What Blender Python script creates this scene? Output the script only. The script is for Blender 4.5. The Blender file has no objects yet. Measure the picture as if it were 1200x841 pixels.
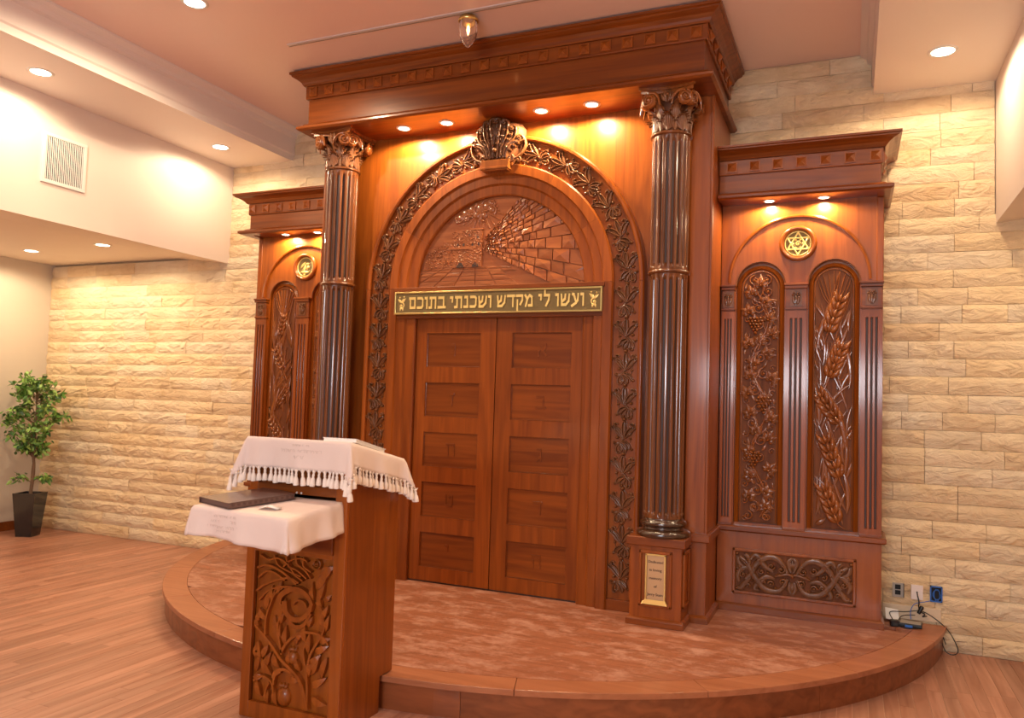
import bpy, math, random
from mathutils import Vector, Matrix
PI = math.pi
R = math.radians
sc = bpy.context.scene
COL = sc.collection
random.seed(7)

# ------------------------------------------------------------------ camera
cam_d = bpy.data.cameras.new('camera'); cam = bpy.data.objects.new('camera', cam_d); COL.objects.link(cam)
sc.camera = cam
F_PX = 916.9
cam_d.sensor_width = 36.0; cam_d.lens = F_PX / 1200 * 36.0
cam_d.clip_end = 100
yaw, pitch, roll = 0.409976, 0.0533578, 0.0317237
cy, sy, cp, sp = math.cos(yaw), math.sin(yaw), math.cos(pitch), math.sin(pitch)
Fw = Vector((-sy * cp, cy * cp, sp)); Rt = Vector((cy, sy, 0)); Up = Rt.cross(Fw)
R2 = math.cos(roll) * Rt + math.sin(roll) * Up; U2 = -math.sin(roll) * Rt + math.cos(roll) * Up
M = Matrix((R2, U2, -Fw)).transposed().to_4x4(); M.translation = Vector((2.72, -6.72, 1.75))
cam.matrix_world = M
CAM = Vector((2.72, -6.72, 1.75))
cam_d.dof.use_dof = True; cam_d.dof.focus_distance = 5.9; cam_d.dof.aperture_fstop = 2.4

def to_px(x, y, z):
    d = Vector((x, y, z)) - CAM
    zc = d.dot(Fw)
    if zc < 0.05: return None
    return 600 + F_PX * d.dot(R2) / zc, 420.5 - F_PX * d.dot(U2) / zc

# ------------------------------------------------------------------ world, lights, exposure
w = bpy.data.worlds.new('world'); sc.world = w; w.use_nodes = True
bg = w.node_tree.nodes['Background']; bg.inputs[0].default_value = (1.0, 0.90, 0.80, 1); bg.inputs[1].default_value = 0.08
sc.view_settings.view_transform = 'Standard'; sc.view_settings.look = 'None'
sc.view_settings.gamma = 1.0; sc.view_settings.exposure = 0.0; sc.view_settings.use_curve_mapping = False
sc.cycles.max_bounces = 7; sc.cycles.diffuse_bounces = 4; sc.cycles.glossy_bounces = 3; sc.cycles.transmission_bounces = 6
sc.cycles.sample_clamp_indirect = 6.0; sc.cycles.use_denoising = True; sc.cycles.caustics_reflective = False; sc.cycles.caustics_refractive = False

def area(name, loc, rot, size, size_y, power, col):
    l = bpy.data.lights.new(name, 'AREA'); l.shape = 'RECTANGLE'; l.size = size; l.size_y = size_y; l.energy = power; l.color = col
    o = bpy.data.objects.new(name, l); o.location = loc; o.rotation_euler = rot; COL.objects.link(o); return o
def spot(name, loc, power, col=(1.0, 0.74, 0.46), size=170, blend=0.5, rad=0.035, rot=(0, 0, 0), parent=None):
    l = bpy.data.lights.new(name, 'SPOT'); l.energy = power; l.color = col; l.spot_size = R(size); l.spot_blend = blend; l.shadow_soft_size = rad
    o = bpy.data.objects.new(name, l); o.location = loc; o.rotation_euler = rot; COL.objects.link(o)
    if parent: o.parent = parent
    return o
WARM = (1.0, 0.76, 0.50)
# daylight from the windows in the wall behind the photographer
area('window_daylight', (1.7, -12.0, 2.4), (R(90), 0, R(180)), 3.6, 0.75, 350, (0.86, 0.93, 1.0)).rotation_euler = (R(90), 0, 0)
# rows of hall downlights over the seats (outside the frame)
for lx, ly in ((-1.75, -5.2), (1.75, -5.2), (1.75, -2.52), (-1.75, -7.8), (1.75, -7.8)):
    spot('hall_downlight', (lx, ly, 4.58), 95, (1.0, 0.78, 0.56), 150, 0.6, 0.07)

# ------------------------------------------------------------------ materials
def mat(name): 
    m = bpy.data.materials.new(name); m.use_nodes = True
    return m, m.node_tree, m.node_tree.nodes['Principled BSDF']
def plain(name, col, rough=0.5, metal=0.0, coat=0.0, bump=0.0, bscale=80, emit=None, es=1.0):
    m, nt, b = mat(name)
    b.inputs['Base Color'].default_value = (*col, 1); b.inputs['Roughness'].default_value = rough
    b.inputs['Metallic'].default_value = metal; b.inputs['Coat Weight'].default_value = coat; b.inputs['Coat Roughness'].default_value = 0.12
    if emit: b.inputs['Emission Color'].default_value = (*emit, 1); b.inputs['Emission Strength'].default_value = es
    if bump:
        g = nt.nodes.new('ShaderNodeNewGeometry'); n = nt.nodes.new('ShaderNodeTexNoise'); n.inputs['Scale'].default_value = bscale
        bp = nt.nodes.new('ShaderNodeBump'); bp.inputs['Strength'].default_value = bump; bp.inputs['Distance'].default_value = 0.01
        nt.links.new(g.outputs['Position'], n.inputs['Vector']); nt.links.new(n.outputs[0], bp.inputs['Height']); nt.links.new(bp.outputs[0], b.inputs['Normal'])
    return m
def ramp(nt, src, stops):
    r = nt.nodes.new('ShaderNodeValToRGB')
    while len(r.color_ramp.elements) < len(stops): r.color_ramp.elements.new(0.5)
    for e, (p, c) in zip(r.color_ramp.elements, stops): e.position = p; e.color = (*c, 1)
    nt.links.new(src, r.inputs[0]); return r
def wood(name, c0, c1, rough=0.3, coat=0.5, axis='z', fine=1.0, vary=0.25, bump=0.05, dust=0.0, coatr=0.12):
    m, nt, b = mat(name); L = nt.links
    g = nt.nodes.new('ShaderNodeNewGeometry'); mp = nt.nodes.new('ShaderNodeMapping')
    s = {'z': (16, 16, 0.9), 'x': (0.9, 16, 16), 'y': (16, 0.9, 16)}[axis]
    mp.inputs['Scale'].default_value = tuple(v * fine for v in s)
    oi = nt.nodes.new('ShaderNodeObjectInfo')
    off = nt.nodes.new('ShaderNodeMath'); off.operation = 'MULTIPLY'; off.inputs[1].default_value = 37.0
    L.new(oi.outputs['Random'], off.inputs[0]); add = nt.nodes.new('ShaderNodeVectorMath'); add.operation = 'ADD'
    L.new(g.outputs['Position'], mp.inputs['Vector']); L.new(mp.outputs[0], add.inputs[0]); L.new(off.outputs[0], add.inputs[1])
    n = nt.nodes.new('ShaderNodeTexNoise'); n.inputs['Scale'].default_value = 1.0; n.inputs['Detail'].default_value = 6; n.inputs['Distortion'].default_value = 1.2
    L.new(add.outputs[0], n.inputs['Vector'])
    r = ramp(nt, n.outputs[0], [(0.30, c1), (0.66, c0)])
    hs = nt.nodes.new('ShaderNodeHueSaturation')
    mr = nt.nodes.new('ShaderNodeMapRange'); mr.inputs[3].default_value = 1 - vary; mr.inputs[4].default_value = 1 + vary
    L.new(oi.outputs['Random'], mr.inputs[0]); L.new(mr.outputs[0], hs.inputs['Value']); L.new(r.outputs[0], hs.inputs['Color'])
    outc = hs.outputs[0]
    if dust:
        n2 = nt.nodes.new('ShaderNodeTexNoise'); n2.inputs['Scale'].default_value = 7.0; n2.inputs['Detail'].default_value = 8; n2.inputs['Roughness'].default_value = 0.72
        mp2 = nt.nodes.new('ShaderNodeMapping'); mp2.inputs['Scale'].default_value = (0.75, 1.1, 1); L.new(g.outputs['Position'], mp2.inputs['Vector']); L.new(mp2.outputs[0], n2.inputs['Vector'])
        r2 = ramp(nt, n2.outputs[0], [(0.48, (0, 0, 0)), (0.66, (dust, dust, dust))])
        mx = nt.nodes.new('ShaderNodeMix'); mx.data_type = 'RGBA'; L.new(r2.outputs[0], mx.inputs[0]); L.new(outc, mx.inputs[6]); mx.inputs[7].default_value = (0.52, 0.28, 0.205, 1)
        outc = mx.outputs[2]
    L.new(outc, b.inputs['Base Color'])
    b.inputs['Roughness'].default_value = rough; b.inputs['Coat Weight'].default_value = coat; b.inputs['Coat Roughness'].default_value = coatr; b.inputs['Specular IOR Level'].default_value = 0.25
    if bump:
        bp = nt.nodes.new('ShaderNodeBump'); bp.inputs['Strength'].default_value = bump; bp.inputs['Distance'].default_value = 0.004
        L.new(n.outputs[0], bp.inputs['Height']); L.new(bp.outputs[0], b.inputs['Normal'])
    return m
W = {
 'v': wood('cherry_vertical', (0.305, 0.072, 0.007), (0.185, 0.039, 0.004), 0.36, 0.4, vary=0.15),
 'h': wood('cherry_horizontal', (0.25, 0.060, 0.007), (0.14, 0.030, 0.004), 0.34, 0.4, 'x', vary=0.06),
 'vp': wood('cherry_plain', (0.315, 0.078, 0.008), (0.20, 0.044, 0.005), 0.36, 0.4, vary=0.04),
 'carve': wood('walnut_carving', (0.22, 0.080, 0.027), (0.11, 0.036, 0.011), 0.34, 0.4, vary=0.05, bump=0),
 'carve2': wood('cherry_carving', (0.30, 0.088, 0.018), (0.17, 0.044, 0.009), 0.25, 0.7, vary=0.05, bump=0),
 'ground': wood('carving_ground', (0.19, 0.056, 0.015), (0.10, 0.028, 0.008), 0.6, 0.0, vary=0.05, bump=0.3),
 'relief': wood('relief_wood', (0.36, 0.115, 0.038), (0.24, 0.065, 0.020), 0.3, 0.6, 'x', vary=0.15, bump=0.2),
 'col': wood('column_wood', (0.19, 0.058, 0.016), (0.08, 0.024, 0.008), 0.24, 0.65, vary=0.03),
 'base': plain('dark_turned_wood', (0.045, 0.018, 0.008), 0.2, coat=0.9),
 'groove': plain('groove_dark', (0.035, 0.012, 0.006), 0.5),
 'floor': wood('floor_plank', (0.46, 0.225, 0.148), (0.30, 0.120, 0.070), 0.36, 0.15, 'y', 0.9, 0.17, 0.03),
 'deck': wood('deck_board', (0.31, 0.112, 0.058), (0.225, 0.074, 0.036), 0.42, 0.1, 'x', 1.0, 0.05, 0.03, dust=0.7),
 'nose': wood('nosing_wood', (0.38, 0.140, 0.066), (0.29, 0.098, 0.043), 0.38, 0.2, 'x', 0.8, 0.07, 0.03),
 'riser': wood('riser_wood', (0.25, 0.070, 0.022), (0.16, 0.040, 0.012), 0.38, 0.3, 'x', 0.8, 0.14, 0.03),
}
PAINT = plain('ceiling_paint', (0.84, 0.76, 0.70), 0.45)
PAINTC = plain('main_ceiling_bounce_tint', (0.86, 0.66, 0.59), 0.35)  # pink light bounced off floor and wood is mixed into this colour
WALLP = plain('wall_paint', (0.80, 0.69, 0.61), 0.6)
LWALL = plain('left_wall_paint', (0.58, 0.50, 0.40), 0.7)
WHITE = plain('white_metal', (0.8, 0.78, 0.74), 0.4)
GAP = plain('joint_filler', (0.72, 0.50, 0.36), 0.7)
BRASS = plain('brass', (0.80, 0.60, 0.22), 0.28, 1.0)
GOLDM = plain('sign_field', (0.20, 0.14, 0.055), 0.5, 0.5, bump=0.5, bscale=300)
GOLDL = plain('gold_letters', (0.95, 0.70, 0.24), 0.32, 0.35)
PLQ = plain('plaque_face', (0.55, 0.34, 0.17), 0.4, 0.3)
INK = plain('dark_ink', (0.06, 0.03, 0.015), 0.6)
THREAD = plain('embroidery_thread', (0.50, 0.40, 0.36), 0.8)
CLOTH = plain('cloth', (0.76, 0.61, 0.55), 0.75, bump=0.25, bscale=500)
TASS = plain('tassel_thread', (0.84, 0.72, 0.64), 0.8)
BLACK = plain('black_plastic', (0.012, 0.012, 0.013), 0.35)
POT = plain('black_glazed_pot', (0.010, 0.012, 0.014), 0.18, coat=0.5)
SOIL = plain('soil', (0.05, 0.03, 0.02), 0.9)
BARK = plain('bark', (0.16, 0.09, 0.05), 0.8, bump=0.5)
LEAF = plain('leaf_green', (0.10, 0.24, 0.035), 0.42)
LEAF2 = plain('leaf_pale_green', (0.25, 0.42, 0.09), 0.42)
LEAFD = plain('leaf_dark_green', (0.035, 0.11, 0.02), 0.42)
LAMP = plain('lamp_glow', (1, 1, 1), 0.4, emit=(1.0, 0.86, 0.66), es=14)
BOOKC = plain('book_cover', (0.10, 0.045, 0.035), 0.32, coat=0.3, bump=0.3, bscale=120)
PAPER = plain('paper', (0.80, 0.76, 0.72), 0.7)
BLUE = plain('blue_plastic', (0.03, 0.14, 0.50), 0.45)
STEEL = plain('steel', (0.5, 0.47, 0.43), 0.35, 0.8)
GREYP = plain('grey_plate', (0.36, 0.32, 0.27), 0.5)
VOID = plain('void', (0.01, 0.01, 0.012), 0.8)

def stone_mat():
    m, nt, b = mat('split_limestone'); L = nt.links
    g = nt.nodes.new('ShaderNodeNewGeometry'); oi = nt.nodes.new('ShaderNodeObjectInfo')
    n = nt.nodes.new('ShaderNodeTexNoise'); n.inputs['Scale'].default_value = 3.0; n.inputs['Detail'].default_value = 8; n.inputs['Roughness'].default_value = 0.62
    L.new(g.outputs['Position'], n.inputs['Vector'])
    r = ramp(nt, n.outputs[0], [(0.25, (0.60, 0.42, 0.22)), (0.40, (0.78, 0.61, 0.40)), (0.60, (0.84, 0.69, 0.48)), (0.8, (0.88, 0.76, 0.58))])
    r0 = ramp(nt, oi.outputs['Random'], [(0.0, (0.80, 0.66, 0.50)), (0.35, (1, 0.96, 0.88)), (0.6, (1.0, 0.88, 0.68)), (0.8, (1, 1, 1)), (1.0, (0.86, 0.84, 0.82))])
    mx = nt.nodes.new('ShaderNodeMix'); mx.data_type = 'RGBA'; mx.blend_type = 'MULTIPLY'; mx.inputs[0].default_value = 0.75
    L.new(r.outputs[0], mx.inputs[6]); L.new(r0.outputs[0], mx.inputs[7])
    L.new(mx.outputs[2], b.inputs['Base Color']); b.inputs['Roughness'].default_value = 0.85
    mp = nt.nodes.new('ShaderNodeMapping'); mp.inputs['Scale'].default_value = (7, 7, 16); L.new(g.outputs['Position'], mp.inputs['Vector'])
    n2 = nt.nodes.new('ShaderNodeTexNoise'); n2.inputs['Scale'].default_value = 1.0; n2.inputs['Detail'].default_value = 9; n2.inputs['Roughness'].default_value = 0.6; n2.inputs['Distortion'].default_value = 0.8
    L.new(mp.outputs[0], n2.inputs['Vector'])
    bp = nt.nodes.new('ShaderNodeBump'); bp.inputs['Strength'].default_value = 0.9; bp.inputs['Distance'].default_value = 0.05
    L.new(n2.outputs[0], bp.inputs['Height']); L.new(bp.outputs[0], b.inputs['Normal'])
    return m
STONE = stone_mat()
def glass_mat():
    m, nt, b = mat('frosted_glass'); b.inputs['Base Color'].default_value = (1, 0.9, 0.85, 1); b.inputs['Roughness'].default_value = 0.18
    b.inputs['Transmission Weight'].default_value = 0.9; b.inputs['IOR'].default_value = 1.2; return m
GLASS = glass_mat()

# ------------------------------------------------------------------ mesh helpers
class MB:
    def __init__(s): s.v = []; s.f = []; s.sm = []
    def add(s, vs, fs, smooth=False):
        b = len(s.v); s.v += [tuple(p) for p in vs]; s.f += [tuple(i + b for i in f) for f in fs]; s.sm += [smooth] * len(fs); return s
    def box(s, x0, x1, y0, y1, z0, z1):
        vs = [(x, y, z) for z in (z0, z1) for y in (y0, y1) for x in (x0, x1)]
        return s.add(vs, [(0, 2, 3, 1), (4, 5, 7, 6), (0, 1, 5, 4), (2, 6, 7, 3), (0, 4, 6, 2), (1, 3, 7, 5)])
    def prism_y(s, poly, y0, y1, smooth=False):      # poly in (x,z), front y0
        n = len(poly); vs = [(x, y0, z) for x, z in poly] + [(x, y1, z) for x, z in poly]
        return s.add(vs, [tuple(range(n)), tuple(range(2 * n - 1, n - 1, -1))] + [(i, i + n, (i + 1) % n + n, (i + 1) % n) for i in range(n)], smooth)
    def prism_z(s, poly, z0, z1):
        n = len(poly); vs = [(x, y, z1) for x, y in poly] + [(x, y, z0) for x, y in poly]
        return s.add(vs, [tuple(range(n)), tuple(range(2 * n - 1, n - 1, -1))] + [(i, i + n, (i + 1) % n + n, (i + 1) % n) for i in range(n)])
    def grid(s, rows, smooth=True, closed=False):
        nr, nc = len(rows), len(rows[0]); vs = [p for r in rows for p in r]; fs = []
        for i in range(nr - 1):
            for j in range(nc if closed else nc - 1):
                k = (j + 1) % nc; fs.append((i * nc + j, i * nc + k, (i + 1) * nc + k, (i + 1) * nc + j))
        return s.add(vs, fs, smooth)
    def lathe(s, prof, cx=0, cy=0, n=24, smooth=True, cap=True):
        rows = [[(cx + r * math.cos(2 * PI * k / n), cy + r * math.sin(2 * PI * k / n), z) for k in range(n)] for r, z in prof]
        s.grid(rows, smooth, True)
        if cap:
            s.add(rows[0], [tuple(range(n - 1, -1, -1))]); s.add(rows[-1], [tuple(range(n))])
        return s
    def arc_sweep(s, prof, cx, cz, a0, a1, n, smooth=False, caps=True):   # prof: (r, y) list closed loop; arc in xz plane
        rows = []
        for i in range(n + 1):
            a = a0 + (a1 - a0) * i / n
            rows.append([(cx + r * math.cos(a), y, cz + r * math.sin(a)) for r, y in prof])
        s.grid(rows, smooth, True)
        if caps: s.add(rows[0], [tuple(range(len(prof)))]); s.add(rows[-1], [tuple(range(len(prof) - 1, -1, -1))])
        return s
    def tube(s, pts, r, n=6, cap=True):
        pts = [Vector(p) for p in pts]; rows = []; up = None
        for i, p in enumerate(pts):
            t = (pts[min(i + 1, len(pts) - 1)] - pts[max(i - 1, 0)]).normalized()
            if up is None: up = Vector((0, 0, 1)) if abs(t.z) < 0.9 else Vector((1, 0, 0))
            a = t.cross(up).normalized(); b = a.cross(t).normalized(); up = b
            rr = r[i] if isinstance(r, (list, tuple)) else r
            rows.append([tuple(p + (a * math.cos(2 * PI * k / n) + b * math.sin(2 * PI * k / n)) * rr) for k in range(n)])
        s.grid(rows, True, True)
        if cap: s.add(rows[0], [tuple(range(n - 1, -1, -1))]); s.add(rows[-1], [tuple(range(n))])
        return s
    # --- carving in the (u,v) plane, n towards the viewer: (u,-n,v)
    def ribbon(s, pts, wd, h, n0=0.0, leaf=False):
        rows = []; m = len(pts)
        for i, (u, v) in enumerate(pts):
            a = pts[max(i - 1, 0)]; b = pts[min(i + 1, m - 1)]
            tx, tz = b[0] - a[0], b[1] - a[1]; l = math.hypot(tx, tz) or 1; px, pz = -tz / l, tx / l
            w_ = wd[i] if isinstance(wd, (list, tuple)) else wd; h_ = h[i] if isinstance(h, (list, tuple)) else h
            cs = ((-1, 0), (-0.97, 1), (0.97, 1), (1, 0)) if leaf == 'flat' else ((-1, 0), (-0.55, 1.0), (0, 0.5), (0.55, 1.0), (1, 0)) if leaf else ((-1, 0), (-0.7, 0.75), (0, 1), (0.7, 0.75), (1, 0))
            rows.append([(u + px * w_ * c, -(n0 + h_ * k), v + pz * w_ * c) for c, k in cs])
        return s.grid(rows, leaf != 'flat')
    def loop(s, u, v, ang, ln, wd, bw=0.005, h=0.016, n0=0.0, curl=0.0):
        P = []
        for i in range(17):
            t = i / 16 * 2 * PI; l = ln * (0.5 - 0.5 * math.cos(t)); w_ = wd * math.sin(t) * (0.35 + 0.65 * math.sin(t / 2) ** 1.2)
            a = ang + curl * (l / ln) ** 1.5; P.append((u + l * math.cos(a) - w_ * math.sin(a), v + l * math.sin(a) + w_ * math.cos(a)))
        s.ribbon(P, bw, h, n0); m = (u + ln * 0.6 * math.cos(ang + curl * .5), v + ln * 0.6 * math.sin(ang + curl * .5))
        s.ribbon([(u, v), m, (u + ln * 0.9 * math.cos(ang + curl * .9), v + ln * 0.9 * math.sin(ang + curl * .9))], [wd * .3, wd * .8, wd * .5], h * 0.45, n0)
        return s
    def leafr(s, u, v, ang, ln, wd, h=0.012, bend=0.0, n0=0.0, n=7, leaf=True):
        pts = []; a = ang; x, z = u, v
        for i in range(n + 1):
            pts.append((x, z)); x += ln / n * math.cos(a); z += ln / n * math.sin(a); a += bend / n
        ws = [wd * max(0.08, math.sin(PI * min(1, (i / n) ** 0.8))) for i in range(n + 1)]
        hs = [h * (0.5 + 0.5 * math.sin(PI * i / n)) for i in range(n + 1)]
        s.ribbon(pts, ws, hs, n0, leaf); return pts[-1]
    def spiral(s, cu, cv, r, turns, a0, wd, h, dr=1, n0=0.0, rmin=0.12, ball=True):
        k = max(10, int(turns * 14)); pts = []; ws = []
        for i in range(k + 1):
            t = i / k; rr = r * (1 - t) ** 0.9 + r * rmin * t; a = a0 + dr * turns * 2 * PI * t
            pts.append((cu + rr * math.cos(a), cv + rr * math.sin(a))); ws.append(wd * (1 - 0.5 * t))
        s.ribbon(pts, ws, h, n0)
        if ball: s.dome(cu, cv, r * 0.22 + wd * 0.5, h * 1.3, n0)
        return s
    def dome(s, u, v, r, h=None, n0=0.0, n=8, m=3, su=1.0):
        h = r if h is None else h; rows = []
        for i in range(m + 1):
            a = PI / 2 * i / m; rows.append([(u + r * su * math.cos(a) * math.cos(2 * PI * k / n), -(n0 + h * math.sin(a)), v + r * math.cos(a) * math.sin(2 * PI * k / n)) for k in range(n)])
        return s.grid(rows, True, True)
    def build(s, name, m, parent=None, bevel=0.0, loc=None, smooth_angle=None):
        me = bpy.data.meshes.new(name); me.from_pydata(s.v, [], s.f); me.update()
        me.polygons.foreach_set('use_smooth', s.sm)
        me.materials.append(m); o = bpy.data.objects.new(name, me); COL.objects.link(o)
        if parent: o.parent = parent; o.matrix_parent_inverse = Matrix.Identity(4)
        if loc is not None: o.location = loc
        if bevel:
            b = o.modifiers.new('bevel', 'BEVEL'); b.width = bevel; b.segments = 2; b.limit_method = 'ANGLE'; b.angle_limit = R(40)
        return o
def link_mesh(name, me, parent=None, loc=(0, 0, 0), rot=(0, 0, 0), scale=(1, 1, 1)):
    o = bpy.data.objects.new(name, me); COL.objects.link(o); o.parent = parent; o.location = loc; o.rotation_euler = rot; o.scale = scale; return o
def boxo(name, b, m, parent=None, bevel=0.002): return MB().box(*b).build(name, m, parent, bevel)
def empty(name, label, cat, group=None, loc=(0, 0, 0)):
    o = bpy.data.objects.new(name, None); o.empty_display_size = 0.1; COL.objects.link(o); o.location = loc
    o['label'] = label; o['category'] = cat
    if group: o['group'] = group
    return o
def tag(o, label, cat, group=None):
    o['label'] = label; o['category'] = cat
    if group: o['group'] = group
    return o
def struct(o): o['kind'] = 'structure'; return o
def stuff(o): o['kind'] = 'stuff'; return o
def lab(o, t): o['label'] = t; return o
def cr(pts, n=6):
    out = []; P = [pts[0]] + list(pts) + [pts[-1]]
    for i in range(1, len(P) - 2):
        p0, p1, p2, p3 = P[i - 1], P[i], P[i + 1], P[i + 2]
        for k in range(n):
            t = k / n; out.append(tuple(0.5 * (2 * b + (c - a) * t + (2 * a - 5 * b + 4 * c - d) * t * t + (-a + 3 * b - 3 * c + d) * t ** 3) for a, b, c, d in zip(p0, p1, p2, p3)))
    out.append(tuple(pts[-1])); return out
def clip_convex(poly, clip):      # Sutherland-Hodgman, clip is CCW
    out = list(poly)
    for i in range(len(clip)):
        a = clip[i]; b = clip[(i + 1) % len(clip)]; inp = out; out = []
        def side(p): return (b[0] - a[0]) * (p[1] - a[1]) - (b[1] - a[1]) * (p[0] - a[0])
        for j in range(len(inp)):
            p = inp[j]; q = inp[(j + 1) % len(inp)]; sp_, sq = side(p), side(q)
            if sp_ >= 0: out.append(p)
            if (sp_ >= 0) != (sq >= 0):
                t = sp_ / (sp_ - sq); out.append((p[0] + (q[0] - p[0]) * t, p[1] + (q[1] - p[1]) * t))
        if len(out) < 3: return []
    return out
def parea(p): return abs(sum(p[i][0] * p[(i + 1) % len(p)][1] - p[(i + 1) % len(p)][0] * p[i][1] for i in range(len(p)))) / 2
def text_obj(name, body, size, m, parent, loc, rotz=0.0, extrude=0.002, offset=0.0, align='CENTER', rot=None, sx=1.0):
    c = bpy.data.curves.new(name, 'FONT'); c.body = body; c.size = size; c.extrude = extrude; c.align_x = align; c.align_y = 'CENTER'; c.resolution_u = 3
    t = bpy.data.objects.new('tmp', c); COL.objects.link(t)
    dg = bpy.context.evaluated_depsgraph_get(); dg.update(); me = bpy.data.meshes.new_from_object(t.evaluated_get(dg)); bpy.data.objects.remove(t)
    if offset > 0.0:
        import bmesh
        bm = bmesh.new()
        for k in (-1, 0, 1):
            b0 = len(bm.verts); bm.from_mesh(me); bm.verts.ensure_lookup_table()
            for v in bm.verts[b0:]: v.co.x += k * offset; v.co.z += k * 0.0001
        bm.to_mesh(me); bm.free()
    me.materials.clear(); me.materials.append(m)
    o = bpy.data.objects.new(name, me); COL.objects.link(o); o.parent = parent; o.location = loc
    o.rotation_euler = rot if rot else (R(90), 0, rotz); o.scale = (sx, 1, 1); return o
GLY = {'\u05d0': (.80, [[(.02, .95), (.78, .05)], [(.72, 1), (.70, .72), (.50, .50)], [(.28, .66), (.08, .40), (.10, 0)]]),
 '\u05d1': (.78, [[(.05, .92), (.60, .92)], [(.60, .92), (.60, .08)], [(0, .06), (.80, .06)]]), '\u05d2': (.50, [[(.08, .92), (.38, .92)], [(.38, .92), (.42, .0)], [(.36, .35), (.05, .03)]]),
 '\u05d3': (.74, [[(0, .92), (.74, .92)], [(.58, .92), (.58, 0)]]), '\u05d4': (.74, [[(0, .92), (.68, .92)], [(.68, .92), (.68, 0)], [(.12, .58), (.12, 0)]]),
 '\u05d5': (.30, [[(.0, .92), (.22, .92)], [(.22, .92), (.22, 0)]]), '\u05d6': (.38, [[(0, .90), (.36, .94)], [(.2, .92), (.16, 0)]]),
 '\u05d7': (.76, [[(0, .92), (.70, .92)], [(.70, .92), (.70, 0)], [(.12, .92), (.12, 0)]]), '\u05d8': (.78, [[(.10, .95), (.10, .06)], [(.10, .06), (.70, .06)], [(.70, .06), (.70, .85), (.46, .92), (.42, .68)]]),
 '\u05d9': (.30, [[(0, .92), (.22, .92), (.20, .52)]]), '\u05db': (.70, [[(.04, .92), (.50, .92), (.62, .78), (.62, .22), (.50, .06), (.02, .06)]]),
 '\u05dc': (.60, [[(.10, 1.38), (.10, .92)], [(.06, .90), (.55, .90)], [(.55, .90), (.50, .50), (.24, 0)]]), '\u05dd': (.76, [[(.02, .92), (.66, .92)], [(.66, .92), (.66, .06)], [(.66, .06), (.12, .06)], [(.12, .06), (.12, .92)]]),
 '\u05de': (.82, [[(0, .96), (.24, .60), (.08, 0)], [(.24, .62), (.46, .94), (.70, .78), (.72, .06)], [(.74, .06), (.38, .06)]]), '\u05e0': (.48, [[(.08, .92), (.34, .92)], [(.34, .92), (.36, .06)], [(.40, .06), (.0, .06)]]),
 '\u05e2': (.70, [[(.06, .94), (.18, .92), (.42, .26)], [(.62, .96), (.58, .42), (.40, .18), (.0, -.06)]]), '\u05e7': (.72, [[(.0, .92), (.64, .92)], [(.64, .92), (.62, .50), (.42, .15)], [(.12, .55), (.12, -.35)]]),
 '\u05e9': (.92, [[(.06, .94), (.14, .08)], [(.46, .94), (.42, .55), (.14, .34)], [(.86, .94), (.80, .36), (.52, .06), (.10, .06)]]), '\u05ea': (.84, [[(.08, .92), (.72, .92)], [(.72, .92), (.72, 0)], [(.24, .92), (.24, .06), (.0, .04)]])}
def glyph(ch, size, depth, thick=1.0):
    """one raised Hebrew letter, origin at its lower left"""
    m = MB()
    for st in GLY[ch][1]:
        for (x0, z0), (x1, z1) in zip(st, st[1:]):
            dx, dz = x1 - x0, z1 - z0; l = math.hypot(dx, dz); ux, uz = dx / l, dz / l; hw = (0.062 + 0.040 * abs(ux)) * thick
            ex = 0.055 * thick; a = (x0 - ux * ex, z0 - uz * ex); b = (x1 + ux * ex, z1 + uz * ex); nx_, nz_ = -uz * hw, ux * hw
            q = [(a[0] - nx_, a[1] - nz_), (b[0] - nx_, b[1] - nz_), (b[0] + nx_, b[1] + nz_), (a[0] + nx_, a[1] + nz_)]
            m.prism_y([(u * size, v * size) for u, v in q], -depth * random.uniform(0.97, 1.03), 0.0)
    return m
def path_mould(prof, path, mb=None, smooth=False):
    """prof: (out, z) closed loop; path: polyline (x,y) walked so that 'outward' is on its right side"""
    mb = mb or MB(); n = len(path); rows = []
    for i, (x, y) in enumerate(path):
        ns = []
        for a, b in ((i - 1, i), (i, i + 1)):
            if a >= 0 and b < n:
                dx, dy = path[b][0] - path[a][0], path[b][1] - path[a][1]; l = math.hypot(dx, dy); ns.append((dy / l, -dx / l))
        if len(ns) == 2: nx, ny = ns[0][0] + ns[1][0], ns[0][1] + ns[1][1]; d = (nx * nx + ny * ny) / 2; nx, ny = nx / d, ny / d
        else: nx, ny = ns[0]
        rows.append([(x + nx * o, y + ny * o, z) for o, z in prof])
    mb.grid(rows, smooth, True); mb.add(rows[0], [tuple(range(len(prof)))]); mb.add(rows[-1], [tuple(range(len(prof) - 1, -1, -1))])
    return mb

# ================================================================== STRUCTURE
H1, H2, H3 = 4.61, 4.27, 3.18     # main ceiling, soffits, low ceilings
XB, XW, XL = 2.85, 3.70, 6.60
# ---- floor
fl = struct(MB().box(-8, 8, -12.5, 0.05, -0.05, -0.0035).build('floor', GAP))
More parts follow.
